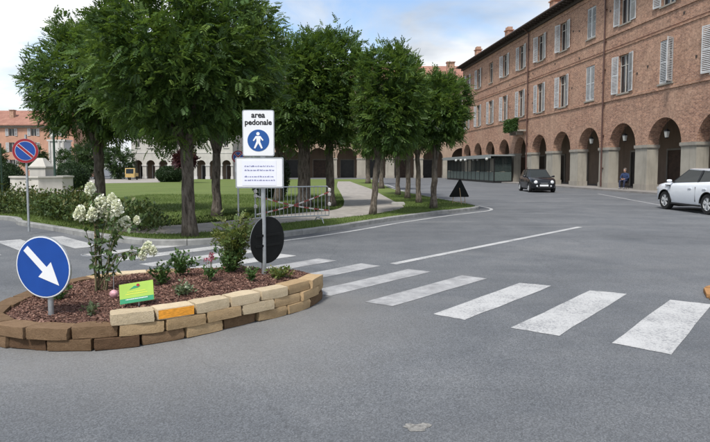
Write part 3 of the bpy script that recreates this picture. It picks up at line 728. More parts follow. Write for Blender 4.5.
farset = dict(wall=M['farbrick'], pier=M['pier'], impost=M['impost'], course=M['impost'])
far, farroof = arcade('closing_building', 'ochre arcaded building closing the far end of the square behind the trees', (24, 90, 0), math.pi, 9, 4.6, 1.6, 3.2, 5.2, [(6.8, 9.2), (11.2, 13.2)], .6, 15.2, 12, farset, ['oocoocoo', 'oocoooo'], overhang=.8, rise=3.2, courses=((6.4, .15, .06),))
for s in (2.2, 8.5):
    MB().bb(s - .6, s + .6, -2.6, -1.6, 16, 18.6).bb(s - .7, s + .7, -2.7, -1.5, 18.6, 18.75).build('chimney', M['brick'], farroof)
whiteset = dict(wall=M['white_wall'], pier=M['white_wall'], impost=M['pale_wall'], course=M['pale_wall'])
arcade('white_arched_building', 'white building with small arches beyond the lawn', (-17.2, 79, 0), math.pi, 8, 1.78, .62, 2.1, 3.05, [(4.5, 5.9)], .3, 7.6, 9, whiteset, ['n'], adepth=.35, pdepth=2.2, overhang=.5, rise=2.0, shut=False, courses=((3.7, .12, .05),))
# pink house
def house(name, label, loc, rz, Lg, eave, rise, depth, rows, cols, mat, hw=.5, shutm=True):
    t = thing(name, label, 'building', loc, rz); wm_ = MB()
    xs = [0]
    for c in cols: xs += [c - hw, c + hw]
    xs.append(Lg); zs = [0]
    for a, b in rows: zs += [a, b]
    zs.append(eave)
    for a in range(len(zs) - 1):
        for b in range(len(xs) - 1):
            x0, x1, z0, z1 = xs[b], xs[b + 1], zs[a], zs[a + 1]
            if a % 2 and b % 2:
                for q in (((x0, 0, z0), (x0, 0, z1), (x0, -.25, z1), (x0, -.25, z0)), ((x1, 0, z0), (x1, 0, z1), (x1, -.25, z1), (x1, -.25, z0)), ((x0, 0, z1), (x1, 0, z1), (x1, -.25, z1), (x0, -.25, z1)), ((x0, 0, z0), (x1, 0, z0), (x1, -.25, z0), (x0, -.25, z0))): wm_.quad(*q)
            else: wm_.quad((x0, 0, z0), (x1, 0, z0), (x1, 0, z1), (x0, 0, z1))
    for s in (0, Lg): wm_.quad((s, 0, 0), (s, -depth, 0), (s, -depth, eave), (s, 0, eave)); wm_.add([(s, 0, eave), (s, -depth, eave), (s, -depth / 2, eave + rise)], [(0, 1, 2)])
    wm_.build('wall', mat, t, fix=False)
    for (za, zb) in rows:
        ht = zb - za; fme = MB().bb(-hw, -hw + .07, -.22, -.14, 0, ht).bb(hw - .07, hw, -.22, -.14, 0, ht).bb(-.04, .04, -.22, -.14, 0, ht).bb(-hw + .07, -.04, -.22, -.14, ht - .07, ht).bb(.04, hw - .07, -.22, -.14, ht - .07, ht).mesh('window', M['white_wall'])
        pme = MB().bb(-hw + .01, hw - .01, -.2, -.19, .01, ht - .01).mesh('pane', M['glass_dark']); sme = shutter_mesh(hw, ht)
        for c in cols:
            w_ = link('window', fme, t, (c, 0, za)); link('pane', pme, w_)
            if shutm: link('shutter', sme, w_, (-hw, .03, 0), (0, 0, math.pi - R(6))); link('shutter', sme, w_, (hw, .03, 0), (0, 0, R(6)))
    MB().bb(-.1, Lg + .1, .0, .3, eave - .3, eave).build('cornice', M['impost'], t)
    rm = MB()
    for y0, y1 in ((.6, -depth / 2), (-depth - .6, -depth / 2)): rm.add([(-.4, y0, eave), (Lg + .4, y0, eave), (Lg + .4, y1, eave + rise), (-.4, y1, eave + rise), (-.4, y0, eave + .15), (Lg + .4, y0, eave + .15), (Lg + .4, y1, eave + rise + .15), (-.4, y1, eave + rise + .15)], [(0, 1, 2, 3), (4, 5, 6, 7), (0, 1, 5, 4), (0, 3, 7, 4), (1, 2, 6, 5)])
    return t, rm.build('roof', M['tiles'], t)
ph, pr = house('pink_house', 'pink plaster house with red tiled roof beyond the fountain', (-47.5, 95, 0), math.pi, 36, 8.7, 2.9, 10, [(1.2, 3.0), (4.3, 5.9), (7.0, 8.25)], [3.0 + 3.72 * k for k in range(9)], M['pink'])
MB().bb(11.2, 11.9, -2.7, -2.0, 9.4, 11.5).bb(11.1, 12.0, -2.8, -1.9, 11.5, 11.6).build('chimney', M['brick'], pr)
t = thing('pale_gate_tower', 'narrow pale stone gate tower beside the pink house', 'building', (-45.6, 86, 0))
MB().bb(-1.3, 1.2, 0, 2.0, 0, 5.7).build('wall', M['pale_wall'], t)
MB().bb(-1.45, 1.35, -.15, 2.15, 5.7, 5.95).build('cornice', M['pale_wall'], t)
for k in (-1.1, .35, 1.0): MB().bb(k - .12, k + .12, -.12, 0, 0, 5.68).build('pilaster', M['white_wall'], t)
MB().lathe([(.0, 6.75), (.2, 6.68), (.3, 6.45), (.2, 6.22), (.1, 6.1), (.2, 5.96)], 12, (-1.0, .5, 0)).build('ball_finial', M['white_wall'], t, smooth=True)

# cafe pavilion in front of the brick building
pv = thing('cafe_pavilion', 'grey glazed cafe pavilion with flat awning against the brick arcade', 'pavilion', (14.95, 60.5, 0), math.atan2(1, -.1))
Lp, Dp = 19.0, 2.0
MB().bb(0, Lp, -Dp, 0, .004, .22).build('deck', M['trim'], pv)
nP = 12
for k in range(nP + 1): MB().bb(k * Lp / nP - .05, k * Lp / nP + .05, -.1, .0, .22, 2.9).build('post', M['trim'], pv)
for k in range(nP):
    a, b = k * Lp / nP + .05, (k + 1) * Lp / nP - .05
    MB().bb(a, b, -.07, -.03, .24, 1.2).build('lower_panel', M['panelgreen'], pv)
    MB().bb(a, b, -.06, -.045, 1.24, 2.86).build('glass_pane', M['pavglass'], pv)
for s in (.03,): MB().bb(s, s + .04, -Dp, -.1, .24, 1.2).build('lower_panel', M['panelgreen'], pv); MB().bb(s, s + .02, -Dp, -.1, 1.24, 2.86).build('glass_pane', M['pavglass'], pv)
MB().bb(-.5, Lp + .3, -Dp - .2, .55, 2.9, 3.06).bb(-.5, Lp + .3, .5, .56, 2.66, 2.9).build('awning', M['awning'], pv)
for k in (0.3, 8.2, 10.0, 12.2): MB().lathe([(0, 2.76), (.13, 2.7), (.17, 2.58), (.12, 2.46), (0, 2.42)], 10, (k, .68, 0)).build('globe_lamp', M['globe'], pv, smooth=True)

# ================================================================ TREES
TR = [  # px, py base, name label, trunk r, fork, cz, rx, rz, clumps, per
    (190, 236.5, 'largest tree in front, its thick trunk behind the flower bed', .165, 2.15, 3.80, 2.0, 2.05, 517, 21, 0.254, T_C5),
    (101, 213, 'broad tree standing in the low border at the left of the lawn', .21, 2.3, 4.25, 1.95, 2.15, 468, 18, 0.282, T_C5),
    (217, 216.5, 'tree with slim dark trunk just behind the largest tree', .16, 2.2, 4.1, 1.6, 2.0, 320, 17, 0.282, T_C4),
    (304, 207, 'thick-trunked tree behind the striped barrier', .30, 2.3, 4.3, 1.55, 2.3, 369, 18, 0.282, T_C4),
    (331, 206.5, 'tree with slim trunk right of the striped barrier', .20, 2.5, 4.35, 1.35, 2.35, 357, 18, 0.282, T_C4),
    (373, 214.6, 'tree with slender trunk on the near side of the gravel path', .125, 2.0, 3.5, 1.1, 1.85, 369, 18, 0.240, T_C5),
    (433, 208.4, 'rightmost tree, nearest to the black triangular sign', .135, 2.1, 3.6, 1.0, 1.45, 320, 17, 0.240, T_C5),
    (419, 203, 'second tree of the roadside row counted from the road bend', .13, 2.2, 3.6, 1.1, 1.45, 234, 16, 0.268, T_C4),
    (407.5, 198.6, 'third tree of the roadside row counted from the road bend', .14, 2.3, 4.1, 1.25, 1.7, 184, 16, 0.296, T_C3),
    (398, 195, 'fourth tree of the roadside row counted from the road bend', .15, 2.3, 4.2, 1.35, 1.75, 184, 16, 0.310, T_C3),
    (381.5, 188.5, 'fifth tree of the roadside row counted from the road bend', .20, 2.4, 4.3, 1.5, 1.8, 172, 16, 0.339, T_C3),
    (368, 183.5, 'farthest small tree of the row along the gravel path', .25, 2.5, 4.3, 1.6, 1.8, 160, 13, 0.388, T_C3),
    (278, 201, 'tree with dark trunk seen just right of the notice board', .2, 2.4, 4.4, 1.5, 2.1, 271, 16, 0.310, T_C3),
]
for i, (px, py, lab, tr, fk, cz, rx, rz, nc, pe, sz, tm) in enumerate(TR):
    x, y = G(px, py, .105)
    tree('lawn_tree', lab, x, y, .10, tr, fk, cz, rx, rz, nc, pe, sz, tm, 40 + i, lean={5: .16, 6: .08}.get(i, rnd.uniform(-.08, .08)), off={5: .55, 6: .2}.get(i), pn=2.05 if i < 3 else 2.5, egg=-.02 if i < 2 else .12)
BG = [  # x, y, trunk, fork, cz, rx, rz, label, mat
    (-56.5, 88, .15, 1.4, 3.0, 1.5, 1.5, 'small round tree in front of the pink house at the picture edge', 'leaf_far'),
    (-45.8, 80, .15, 1.4, 2.9, 1.5, 1.4, 'small round tree between the fountain and the pink house', 'leaf_far'),
    (-38.6, 81, .2, 1.1, 2.6, 2.2, 2.0, 'wide dark tree left of the white arched building', 'leaf_far'),
    (-35.2, 76, .2, 1.5, 3.2, 1.7, 2.2, 'dark tree touching the corner of the white arched building', 'leaf_far'),
    (-17.3, 57, .12, 1.2, 2.3, .8, .7, 'small dark red plum tree in front of the white arched building', 'leaf_red'),
    (-31.6, 75.5, .2, .5, 2.1, 1.5, 2.2, 'bushy dark tree behind the yellow vehicle', 'leaf_far'),
    (-36.8, 74, .2, .5, 1.9, 1.9, 2.0, 'low bushy dark tree right of the fountain bushes', 'leaf_far'),
    (-11.5, 70, .2, 1.4, 3.0, 2.2, 1.8, 'dark tree far behind the notice board', 'leaf_far'),
]
for i, (x, y, tr, fk, cz, rx, rz, lab, mt) in enumerate(BG):
    tree('distant_tree', lab, x, y, .1, tr, fk, cz, rx, rz, 110, 9, .55, T_C3, 90 + i, mt, 'trees far across the lawn', egg=0)

def topiary(lab, x, y, rx, rz, seed, zc=None):
    t = thing('topiary_bush', lab, 'bush', (x, y, .1), 0, 'clipped round bushes on the lawn'); rg = np.random.default_rng(seed); n = 9000
    d = rg.normal(0, 1, (n, 3)); d /= np.linalg.norm(d, axis=1, keepdims=True); rr = rg.uniform(.86, 1.02, n) * (1 + .03 * np.sin(d[:, 0] * 7 + d[:, 2] * 5))
    P = d * rr[:, None] * np.array([rx, rx, rz]) + np.array([0, 0, rz * .86]); P[:, 2] = np.maximum(P[:, 2], .03)
    link('crown', leafmesh('crown', P, d + rg.normal(0, .55, (n, 3)), rg.uniform(.06, .12, n) * max(1, rx / 1.1), rg.uniform(.1, .8, n), T_LEAF, M['leaf_box'], rg), t)
    MB().lathe([(rx * .45, .02), (rx * .78, rz * .3), (rx * .9, rz * .86), (rx * .78, rz * 1.3), (rx * .5, rz * 1.6), (0, rz * 1.74)], 16).build('dark_core', M['leaf_box'], t, smooth=True)  # added solid core in the darkest leaf tone, fills gaps between leaves
    MB().tube([(0, 0, -.05), (0, 0, rz)], [.12, .06], 8).build('trunk', M['bark'], t)
topiary('large clipped round bush right of the fountain', *G(72, 190, .1), 1.12, 1.02, 1)
topiary('clipped round bush left of the fountain at the picture edge', *G(6, 191.5, .1), 1.1, .98, 2)
topiary('clipped round bush on the far lawn before the white arches', -20.3, 61.5, 1.5, .92, 3)
topiary('dark bush standing in for shade behind the striped barrier', *G(270, 198, .1), 1.0, 1.25, 5)  # added bush: its dark leaves stand in for shade among the trunks

# low border of shrubs behind the left kerb
rg = np.random.default_rng(21); ht = thing('border_hedge', 'low bushy border with reddish tips behind the left kerb', 'hedge', (-8.5, 16, .1))
kx = KC[KC[:, 1] < 22]; base = offset(KC, -1.15)[: len(KC)]
sel = [p for p in base if -16 < p[0] < -5.0 and p[1] < 21]
Pm = []; tint = []
for p in sel:
    hgt = .62 + .18 * math.sin(p[0] * 2.1) + .1 * math.sin(p[0] * 5.3); hgt *= min(1, max(.25, (-4.4 - p[0]) / 1.6))
    k = 330
    q = np.column_stack([p[0] + rg.normal(0, .22, k), p[1] + rg.uniform(-.75, .85, k), np.abs(rg.beta(2.2, 1.3, k)) * hgt * (1 + .12 * rg.normal(0, 1, k))])
    Pm.append(q); tint.append(np.clip(.12 + .42 * q[:, 2] / hgt * (rg.random(k) < .5) + rg.normal(.1, .16, k) + .15 * math.sin(p[0] * 1.7 + 1), 0, 1))
P = np.concatenate(Pm) - np.array([-8.5, 16, 0]); tint = np.concatenate(tint); D = rg.normal(0, .6, (len(P), 3)) + np.array([0, 0, .9])
link('foliage', leafmesh('foliage', P, D, rg.uniform(.07, .15, len(P)), tint, T_LEAF, M['leaf_hedge'], rg), ht)
m = MB()
for p in sel[::3]:
    for k in range(3): m.tube([(p[0] + 8.5, p[1] - 16, -.05), (p[0] + 8.5 + rnd.uniform(-.3, .3), p[1] - 16 + rnd.uniform(-.4, .4), .45)], [.014, .005], 4)
m.build('stems', M['stem'], ht)

# ================================================================ FLOWER BED
OUT = cat_rom([(-3.18, 5.00), (-2.73, 4.92), (-2.23, 4.97), (-1.70, 5.25), (-1.15, 5.78), (-.72, 6.22), (-.47, 6.65), (-.40, 7.10), (-.55, 7.50), (-1.0, 7.80), (-1.8, 7.98), (-2.7, 7.92), (-3.4, 7.60), (-3.78, 7.0), (-3.86, 6.2), (-3.68, 5.40)], 14, True)
pc = np.array((-2.15, 6.45)); bed = thing('flower_bed', 'raised flower bed ringed with stacked brown and cream tuff blocks', 'flower bed', (pc[0], pc[1], 0))
def block_mesh(mat, seed):
    r = random.Random(seed); bm = bmesh.new(); bmesh.ops.create_cube(bm, size=1.0)
    bmesh.ops.subdivide_edges(bm, edges=bm.edges[:], cuts=3, use_grid_fill=True)
    for v in bm.verts:
        n_ = sum(1 for c in v.co if abs(c) > .49)
        k = {3: .945, 2: .98, 1: 1.0, 0: 1}[n_]
        v.co = Vector((v.co.x * (1 - (1 - k) * .45) + r.uniform(-.012, .012), v.co.y * k + r.uniform(-.022, .022), v.co.z * k + r.uniform(-.03, .03)))
    me = bpy.data.meshes.new('block'); bm.to_mesh(me); bm.free(); me.materials.append(M[mat]); me.shade_smooth()
    try: me.set_sharp_from_angle(angle=R(50))
    except Exception: pass
    return me
BL = {k: [block_mesh(k, 5 * i + j) for j in range(3)] for i, k in enumerate(('tuff_brown', 'tuff_dark', 'tuff_tan', 'tuff_cream', 'tuff_ochre'))}
C2 = np.vstack([OUT, OUT[:1]]); seg = np.linalg.norm(np.diff(C2, axis=0), axis=1); SA = np.concatenate([[0], np.cumsum(seg)]); LT = SA[-1]
def on(s):
    s %= LT; return np.array([np.interp(s, SA, C2[:, 0]), np.interp(s, SA, C2[:, 1])])
def s_at(x):     # arc length on the front where X = x
    k = 7 * 14; return float(np.interp(x, C2[:k, 0], SA[:k]))
CH = .108
def place(s0, ln, course, mat):
    a, b = on(s0), on(s0 + ln); t = b - a; tl = np.linalg.norm(t); t /= tl; nn = np.array([-t[1], t[0]])     # inward (left of travel)
    c = (a + b) / 2 + nn * (.110 + rnd.uniform(-.02, .02) + .012 * (course == 0)); o = link('block', rnd.choice(BL[mat]), bed, (c[0] - pc[0], c[1] - pc[1], CH * (course + .5) + .002), (rnd.uniform(-.015, .015), rnd.uniform(-.012, .012), math.atan2(t[1], t[0]) + rnd.uniform(-.025, .025)))
    o.scale = (tl - .020 - rnd.uniform(0, .012), .205 + rnd.uniform(-.01, .01), CH - .003); return o
for course in range(2):
    n = int(LT / .41); off = .22 * (course % 2)
    for i in range(n):
        s = off + i * LT / n; x, y = on(s + .2); fr = y < 7.2
        if course == 0: mat = ('tuff_dark' if rnd.random() < .55 else 'tuff_brown') if x < -1.55 or not fr else rnd.choice(('tuff_tan', 'tuff_dark', 'tuff_brown'))
        else: mat = 'tuff_brown' if x < -2.1 and fr else ('tuff_cream' if rnd.random() < .45 else 'tuff_tan') if fr and x < -.62 else rnd.choice(('tuff_brown', 'tuff_tan', 'tuff_cream'))
        if fr and x > -.62: mat = rnd.choice(('tuff_brown', 'tuff_tan')) if course else 'tuff_brown'
        place(s, LT / n, course, mat)
s = s_at(-2.22); k = 0
while True:
    ln = .385 + rnd.uniform(-.02, .02); x, y = on(s + ln / 2)
    if y > 6.9: break
    o = place(s, ln, 2, 'tuff_cream' if y < 6.35 else 'tuff_tan')
    if k == 1:
        pm = MB(); pm.bb(-.485, .485, -.535, -.522, -.36, .43); pm.build('painted_face', M['orange'], o)
    s += ln + .004; k += 1
# mulch mound
def outr(a):
    d = np.array([math.cos(a), math.sin(a)]); v = C2 - pc; an = np.arctan2(v[:, 1], v[:, 0]); i = np.argmin(np.abs((an - a + math.pi) % (2 * math.pi) - math.pi)); return np.linalg.norm(v[i])
RA = np.array([outr(2 * math.pi * k / 96) for k in range(96)])
def mz(x, y):
    v = np.array((x, y)) - pc; r = np.linalg.norm(v); a = math.atan2(v[1], v[0]); ro = np.interp((a % (2 * math.pi)) / (2 * math.pi) * 96, np.arange(97), np.append(RA, RA[0])) - .13
    t = min(1, r / ro); e = .175 + .075 * min(1, max(0, (x + 2.6) / .8))
    return e + .085 * (1 - t * t) + .012 * math.sin(x * 9) * math.sin(y * 8)
m = MB(); vs = [(0, 0, mz(*pc))]; fs = []; NR = 14
for j in range(1, NR + 1):
    for k in range(96):
        a = 2 * math.pi * k / 96; r = (RA[k] - .13) * j / NR; x, y = pc[0] + r * math.cos(a), pc[1] + r * math.sin(a)
        vs.append((x - pc[0], y - pc[1], mz(x, y)))
for k in range(96): fs.append((0, 1 + k, 1 + (k + 1) % 96))
for j in range(NR - 1):
    for k in range(96): fs.append((1 + j * 96 + k, 1 + j * 96 + (k + 1) % 96, 1 + (j + 1) * 96 + (k + 1) % 96, 1 + (j + 1) * 96 + k))
m.add(vs, fs); m.build('mulch', M['mulch'], bed, smooth=True)
rg = np.random.default_rng(5); P = []
while len(P) < 22000:
    a = rg.uniform(0, 2 * math.pi); k = int(a / (2 * math.pi) * 96) % 96; r = (RA[k] - .17) * math.sqrt(rg.random()); x, y = pc[0] + r * math.cos(a), pc[1] + r * math.sin(a)
    P.append((x - pc[0], y - pc[1], mz(x, y) + rg.uniform(0, .012)))
P = np.array(P); D = np.column_stack([rg.normal(0, 1, (len(P), 2)), rg.normal(.05, .28, len(P))])
T_CH = (np.array([[0, -.22, 0], [1, -.3, .05], [1, .25, 0], [0, .3, .06], [.1, 0, -.2], [.9, 0, -.2]], float), [(0, 1, 2, 3), (0, 1, 5, 4), (3, 2, 5, 4)])
tag(link('bark_chips', leafmesh('bark_chips', P, D, rg.uniform(.008, .030, len(P)), np.clip(rg.normal(.45, .24, len(P)), 0, 1), T_CH, M['chips'], rg, .35), bed), kind='stuff')

# ---- plants in the bed
def shrub(name, label, px, py, z, h, wd, n, size, mat, seed, tmpl=T_LEAF, cat='shrub', up=.6, flowers=None, nst=7):
    x, y = G(px, py, z); z = mz(x, y); t = thing(name, label, cat, (x, y, z), 0, 'plants in the flower bed'); rg = np.random.default_rng(seed); m = MB(); P = []; D = []
    for k in range(nst):
        a = k * 2.4 + rg.uniform(-.4, .4); l = rg.uniform(.35, 1); e = Vector((math.cos(a) * wd * l, math.sin(a) * wd * l, h * rg.uniform(.65, 1)))
        md = Vector((e.x * .35, e.y * .35, e.z * .55)); m.tube([(0, 0, -.03), md, e], [.006, .004, .002], 4)
        for j in range(n // nst):
            f = rg.uniform(.2, 1); q = (md * (f / .5) if f < .5 else md.lerp(e, (f - .5) * 2)) + Vector(rg.normal(0, 1, 3)) * wd * .15
            P.append(tuple(q)); dd = np.array([q.x, q.y, 0]) / wd * .7 + rg.normal(0, .55, 3) + np.array([0, 0, up]); D.append(dd)
    m.build('stem', M['stem'], t)
    P = np.array(P); P[:, 2] = np.maximum(P[:, 2], .01)
    link('leaves', leafmesh('leaves', P, np.array(D), size * rg.uniform(.6, 1.3, len(P)), np.clip(rg.normal(.45, .22, len(P)) + .2 * (P[:, 2] / h - .5), 0, 1), tmpl, M[mat], rg, .6), t)
    if flowers:
        fm, cnt, fs_, fz = flowers
        for k in range(cnt):
            c = np.array([rg.uniform(-1, 1) * wd * .7, rg.uniform(-1, 1) * wd * .5, h * fz * rg.uniform(.8, 1.15)]); nn = 26
            Pf = c + rg.normal(0, fs_ * .45, (nn, 3))
            link('flower', leafmesh('flower', Pf, rg.normal(0, 1, (nn, 3)) + np.array([0, 0, .5]), np.full(nn, fs_ * .8), rg.uniform(0, 1, nn), T_LEAF, M[fm], rg), t)
            MB().tube([(c[0] * .4, c[1] * .4, 0), tuple(c)], .003, 4).build('flower_stem', M['stem'], t)
    return t
shrub('leafy_shrub', 'bushy dark green shrub in the middle of the flower bed', 181, 276, .3, .30, .20, 420, .055, 'leaf_shrub', 1)
shrub('leafy_shrub', 'small dark green shrub left of the bushy one in the flower bed', 162, 284, .3, .26, .14, 260, .055, 'leaf_shrub', 2)
shrub('tall_shrub', 'tall airy shrub with yellowish top left of the sign pole', 234, 272, .3, .72, .27, 640, .085, 'leaf_nandina', 3, T_C3, up=.5, nst=12)
shrub('leafy_shrub', 'rounded green shrub at the foot of the tall airy one', 229, 274, .3, .30, .24, 360, .06, 'leaf_shrub', 4)
shrub('flowering_plant', 'low plant with dark pink flower heads in the flower bed', 210, 283, .3, .17, .09, 190, .045, 'leaf_shrub', 5, flowers=('pinkbloom', 5, .032, 1.75), cat='plant')
shrub('low_plant', 'low grey green tuft close to the cream front blocks', 182, 298, .27, .09, .14, 260, .045, 'leaf_grey', 6, flowers=('bloom', 2, .014, 1.2), cat='plant')
shrub('low_plant', 'small green tuft beside the sign pole', 251, 284, .28, .16, .09, 170, .045, 'leaf_shrub', 7, flowers=('bloom', 1, .016, 1.2), cat='plant')
shrub('low_plant', 'flat green tuft at the right tip of the flower bed', 279, 279, .28, .10, .17, 320, .05, 'leaf_nandina', 8, cat='plant')
shrub('low_plant', 'thin green tuft between the arrow sign and the lime plaque', 91, 312, .24, .10, .07, 90, .045, 'leaf_grey', 9, cat='plant')
shrub('low_plant', 'green tuft behind the blue arrow sign', 58, 297, .24, .15, .17, 260, .05, 'leaf_shrub', 10, cat='plant')

# hydrangea with white panicles
hx, hy = G(101, 287, .28); hz = mz(hx, hy)
hyd = thing('hydrangea', 'tall hydrangea with creamy white flower heads tied to a stake', 'hydrangea', (hx, hy, hz), 0, 'plants in the flower bed')
tips = [(90, 188, .06), (100, 203, .085), (112, 200, .06), (80, 213, .075), (95, 212, .08), (106, 212, .08), (117, 207, .075), (126, 222, .06), (121, 224, .05), (137, 220, .03), (147, 247, .055), (153, 250, .045), (143, 254, .045), (92, 214, .06)]
rg = np.random.default_rng(33); m = MB(); LP = []; LD = []
for k, (px, py, s) in enumerate(tips):
    yy = hy + rg.uniform(-.12, .12); X, Zt = AT(px, py, yy); tip = Vector((X - hx, yy - hy, Zt - hz)); b = Vector((rg.uniform(-.08, .08), rg.uniform(-.05, .05), 0))
    mid = b.lerp(tip, .5) + Vector((-.03 * math.copysign(1, tip.x), 0, .06 + .12 * (abs(tip.x) > .25)))
    m.tube([b, b.lerp(mid, .5), mid, tip], [.007, .006, .005, .003], 5)
    s *= .9; nn = 190; ax = np.array([rg.normal(0, .25), rg.normal(0, .25), 1]); f = rg.random(nn); rad = s * (1.05 - .55 * f)
    dd = rg.normal(0, 1, (nn, 3)); dd /= np.linalg.norm(dd, axis=1, keepdims=True)
    Pf = np.array(tip) + (f[:, None] - .45) * ax * s * 1.5 + dd * rad[:, None] * .75
    link('flower_head', leafmesh('flower_head', Pf, dd + rg.normal(0, .4, (nn, 3)), np.full(nn, .022 + s * .08), np.clip(rg.normal(.6, .25, nn), 0, 1), T_PET, M['bloom'], rg, 1.0), hyd)
    for j in range(20):
        f_ = rg.uniform(.18, .95); q = b.lerp(mid, f_ * 2) if f_ < .5 else mid.lerp(tip, f_ * 2 - 1); LP.append(tuple(q)); v = rg.normal(0, .8, 3) + np.array([0, 0, -.05]); LD.append(v)
m.build('stem', M['stem'], hyd)
link('leaves', leafmesh('leaves', np.array(LP), np.array(LD), rg.uniform(.055, .11, len(LP)), rg.uniform(0, 1, len(LP)), T_LEAF, M['leaf_hyd'], rg, .6), hyd)
MB().tube([(-.07, .02, -.05), (-.055, .02, .78)], .012, 6).build('stake', M['stake'], hyd)
MB().tube([(-.09 + .13 * math.cos(t * .5), .02 + .1 * math.sin(t * .5), .42) for t in range(13)], .004, 4).build('tie_wire', M['galv'], hyd)
gx, gy = G(114, 297, .28); gz = mz(gx, gy)
t = thing('pink_ornament', 'small pink ball ornament on a stick beside the hydrangea', 'ornament', (gx, gy, gz))
MB().tube([(0, 0, -.04), (0, 0, .28)], .004, 5).build('stick', M['galv'], t)
MB().lathe([(0, .02), (.03, .028), (.045, .06), (.04, .085), (.02, .105), (0, .11)], 14).build('ball', simple('pink_white', (.55, .30, .33), .5, var=.5, scale=40), t, smooth=True)

# lime plaque
sx, sy = G(137, 307, .25); sz = mz(sx, sy)
pl = thing('garden_plaque', 'lime green garden plaque with dark green band leaning on a white stake', 'plaque', (sx, sy, sz), R(-4))
MB().tube([(.015, .012, -.06), (.015, .012, .12)], .006, 6).build('stake', M['white'], pl)
pb = MB(); pb.bb(-.172, .172, -.004, .004, -.10, .10); plate = pb.build('plate', M['lime'], pl, (0, 0, .145), (R(-18), R(-9), R(5)))
MB().bb(-.170, .170, -.0062, -.0045, -.098, -.050).build('green_band', M['pgreen'], plate)
MB().prism([(-.07, .035), (-.02, .068), (.045, .060), (.02, .045), (-.03, .042)], -.0062, -.0045).build('leaf_emblem', M['pgreen'], plate)
MB().prism([(.02 + .016 * math.cos(k * .63), .070 + .014 * math.sin(k * .63)) for k in range(10)], -.0085, -.0065).build('red_emblem', M['sred'], plate)
for z, a, b in ((.008, -.09, .09), (-.014, -.11, .10)):
    tm = MB(); x = a
    while x < b:
        wd = rnd.uniform(.006, .014); tm.bb(x, x + wd, -.0062, -.0045, z, z + .008); x += wd + .004
    tm.build('lettering', M['pyellow'], plate)
tm = MB(); x = -.11
while x < .11:
    wd = rnd.uniform(.006, .014); tm.bb(x, x + wd, -.0082, -.0064, -.066, -.058); x += wd + .004
tm.build('lettering', M['white'], plate)

# ================================================================ SIGNS
def disc(m, r, y0, y1, n=40, mi=0, c=(0, 0)): return m.prism([(c[0] + r * math.cos(2 * math.pi * k / n), c[1] + r * math.sin(2 * math.pi * k / n)) for k in range(n)], y0, y1, 'xz', mi)
# blue keep-right sign (face towards local -Y)
ax, ay = G(45, 313, .24); az = mz(ax, ay)
ks = thing('keep_right_sign', 'round blue sign with white diagonal arrow in the flower bed', 'sign', (ax, ay, az), R(-12))
zc = AT(41, 267, ay)[1] - az
MB().tube([(.03, .045, -.05), (.03, .045, zc + .22)], .026, 12).build('pole', M['galv'], ks, smooth='auto')
dk = disc(MB(), .306, -.004, .012).build('disc', M['galv'], ks, (0, 0, zc), (R(2), R(3), 0))
disc(MB(), .300, -.007, -.0045).build('white_rim', M['white'], dk)
disc(MB(), .289, -.0095, -.0075).build('blue_face', M['sblue'], dk)
aw = [(-.255, .034), (.03, .034), (.03, .105), (.245, 0), (.03, -.105), (.03, -.034), (-.255, -.034)]
ca2, sa2 = math.cos(R(-42)), math.sin(R(-42))
MB().prism([((x) * ca2 - y * sa2, (x) * sa2 + y * ca2) for x, y in aw], -.012, -.0097).build('arrow', M['white'], dk)
MB().bb(-.01, .07, .012, .07, zc - .03, zc + .03).build('clamp', M['galv'], ks)

# pedestrian area post
qx, qy = G(264, 276, .27); qz = mz(qx, qy)
pp = thing('pedestrian_area_sign', 'grey pole with white AREA PEDONALE sign, notice board and dark disc', 'sign', (qx, qy, qz), R(2))
k_ = qy / F
zt_ = AT(260, 110.5, qy)[1] - qz; zb_ = AT(260, 156.5, qy)[1] - qz; z1_ = AT(260, 157.5, qy)[1] - qz; z2_ = AT(260, 188, qy)[1] - qz
MB().tube([(0, 0, -.05), (0, 0, zt_ - .05)], .030, 14).build('pole', M['galv'], pp, smooth='auto')
def rounded(w_, h_, r, n=6):
    P = []
    for cx_, cz_, a0 in ((w_ / 2 - r, h_ / 2 - r, 0), (-w_ / 2 + r, h_ / 2 - r, 90), (-w_ / 2 + r, -h_ / 2 + r, 180), (w_ / 2 - r, -h_ / 2 + r, 270)):
        for j in range(n + 1): P.append((cx_ + r * math.cos(R(a0 + 90 * j / n)), cz_ + r * math.sin(R(a0 + 90 * j / n))))
    return P
hh = zt_ - zb_
sp_ = MB().prism(rounded(.395, hh, .025), -.058, -.034).build('sign_panel', M['galv'], pp, (-.045, 0, (zt_ + zb_) / 2))
MB().prism(rounded(.372, hh - .022, .02), -.0605, -.0585).build('white_face', M['white'], sp_)
disc(MB(), .135, -.0635, -.061, 40, 0, (0, -.09)).build('blue_disc', M['pblue'], sp_)
mm = MB(); Yp = (-.0665, -.064)
def stroke(pts, w0, w1):
    (x0, z0), (x1, z1) = pts; d = Vector((x1 - x0, z1 - z0)).normalized(); n_ = Vector((-d.y, d.x))
    mm.prism([(x0 + n_.x * w0, z0 + n_.y * w0), (x1 + n_.x * w1, z1 + n_.y * w1), (x1 - n_.x * w1, z1 - n_.y * w1), (x0 - n_.x * w0, z0 - n_.y * w0)], *Yp)
o_ = -.09
disc(mm, .021, *Yp, 16, 0, (-.004, o_ + .083))
mm.prism([(-.03, o_ + .055), (.022, o_ + .055), (.026, o_ + .0), (.018, o_ - .025), (-.022, o_ - .025), (-.024, o_ + .01)], *Yp)
Yp = (-.0668, -.0642); stroke(((-.024, o_ + .05), (-.062, o_ - .005)), .010, .008); stroke(((.018, o_ + .05), (.058, o_ + .0)), .010, .008)
Yp = (-.0671, -.0644); stroke(((-.010, o_ - .02), (-.048, o_ - .098)), .015, .010); stroke(((.008, o_ - .02), (.044, o_ - .098)), .015, .010)
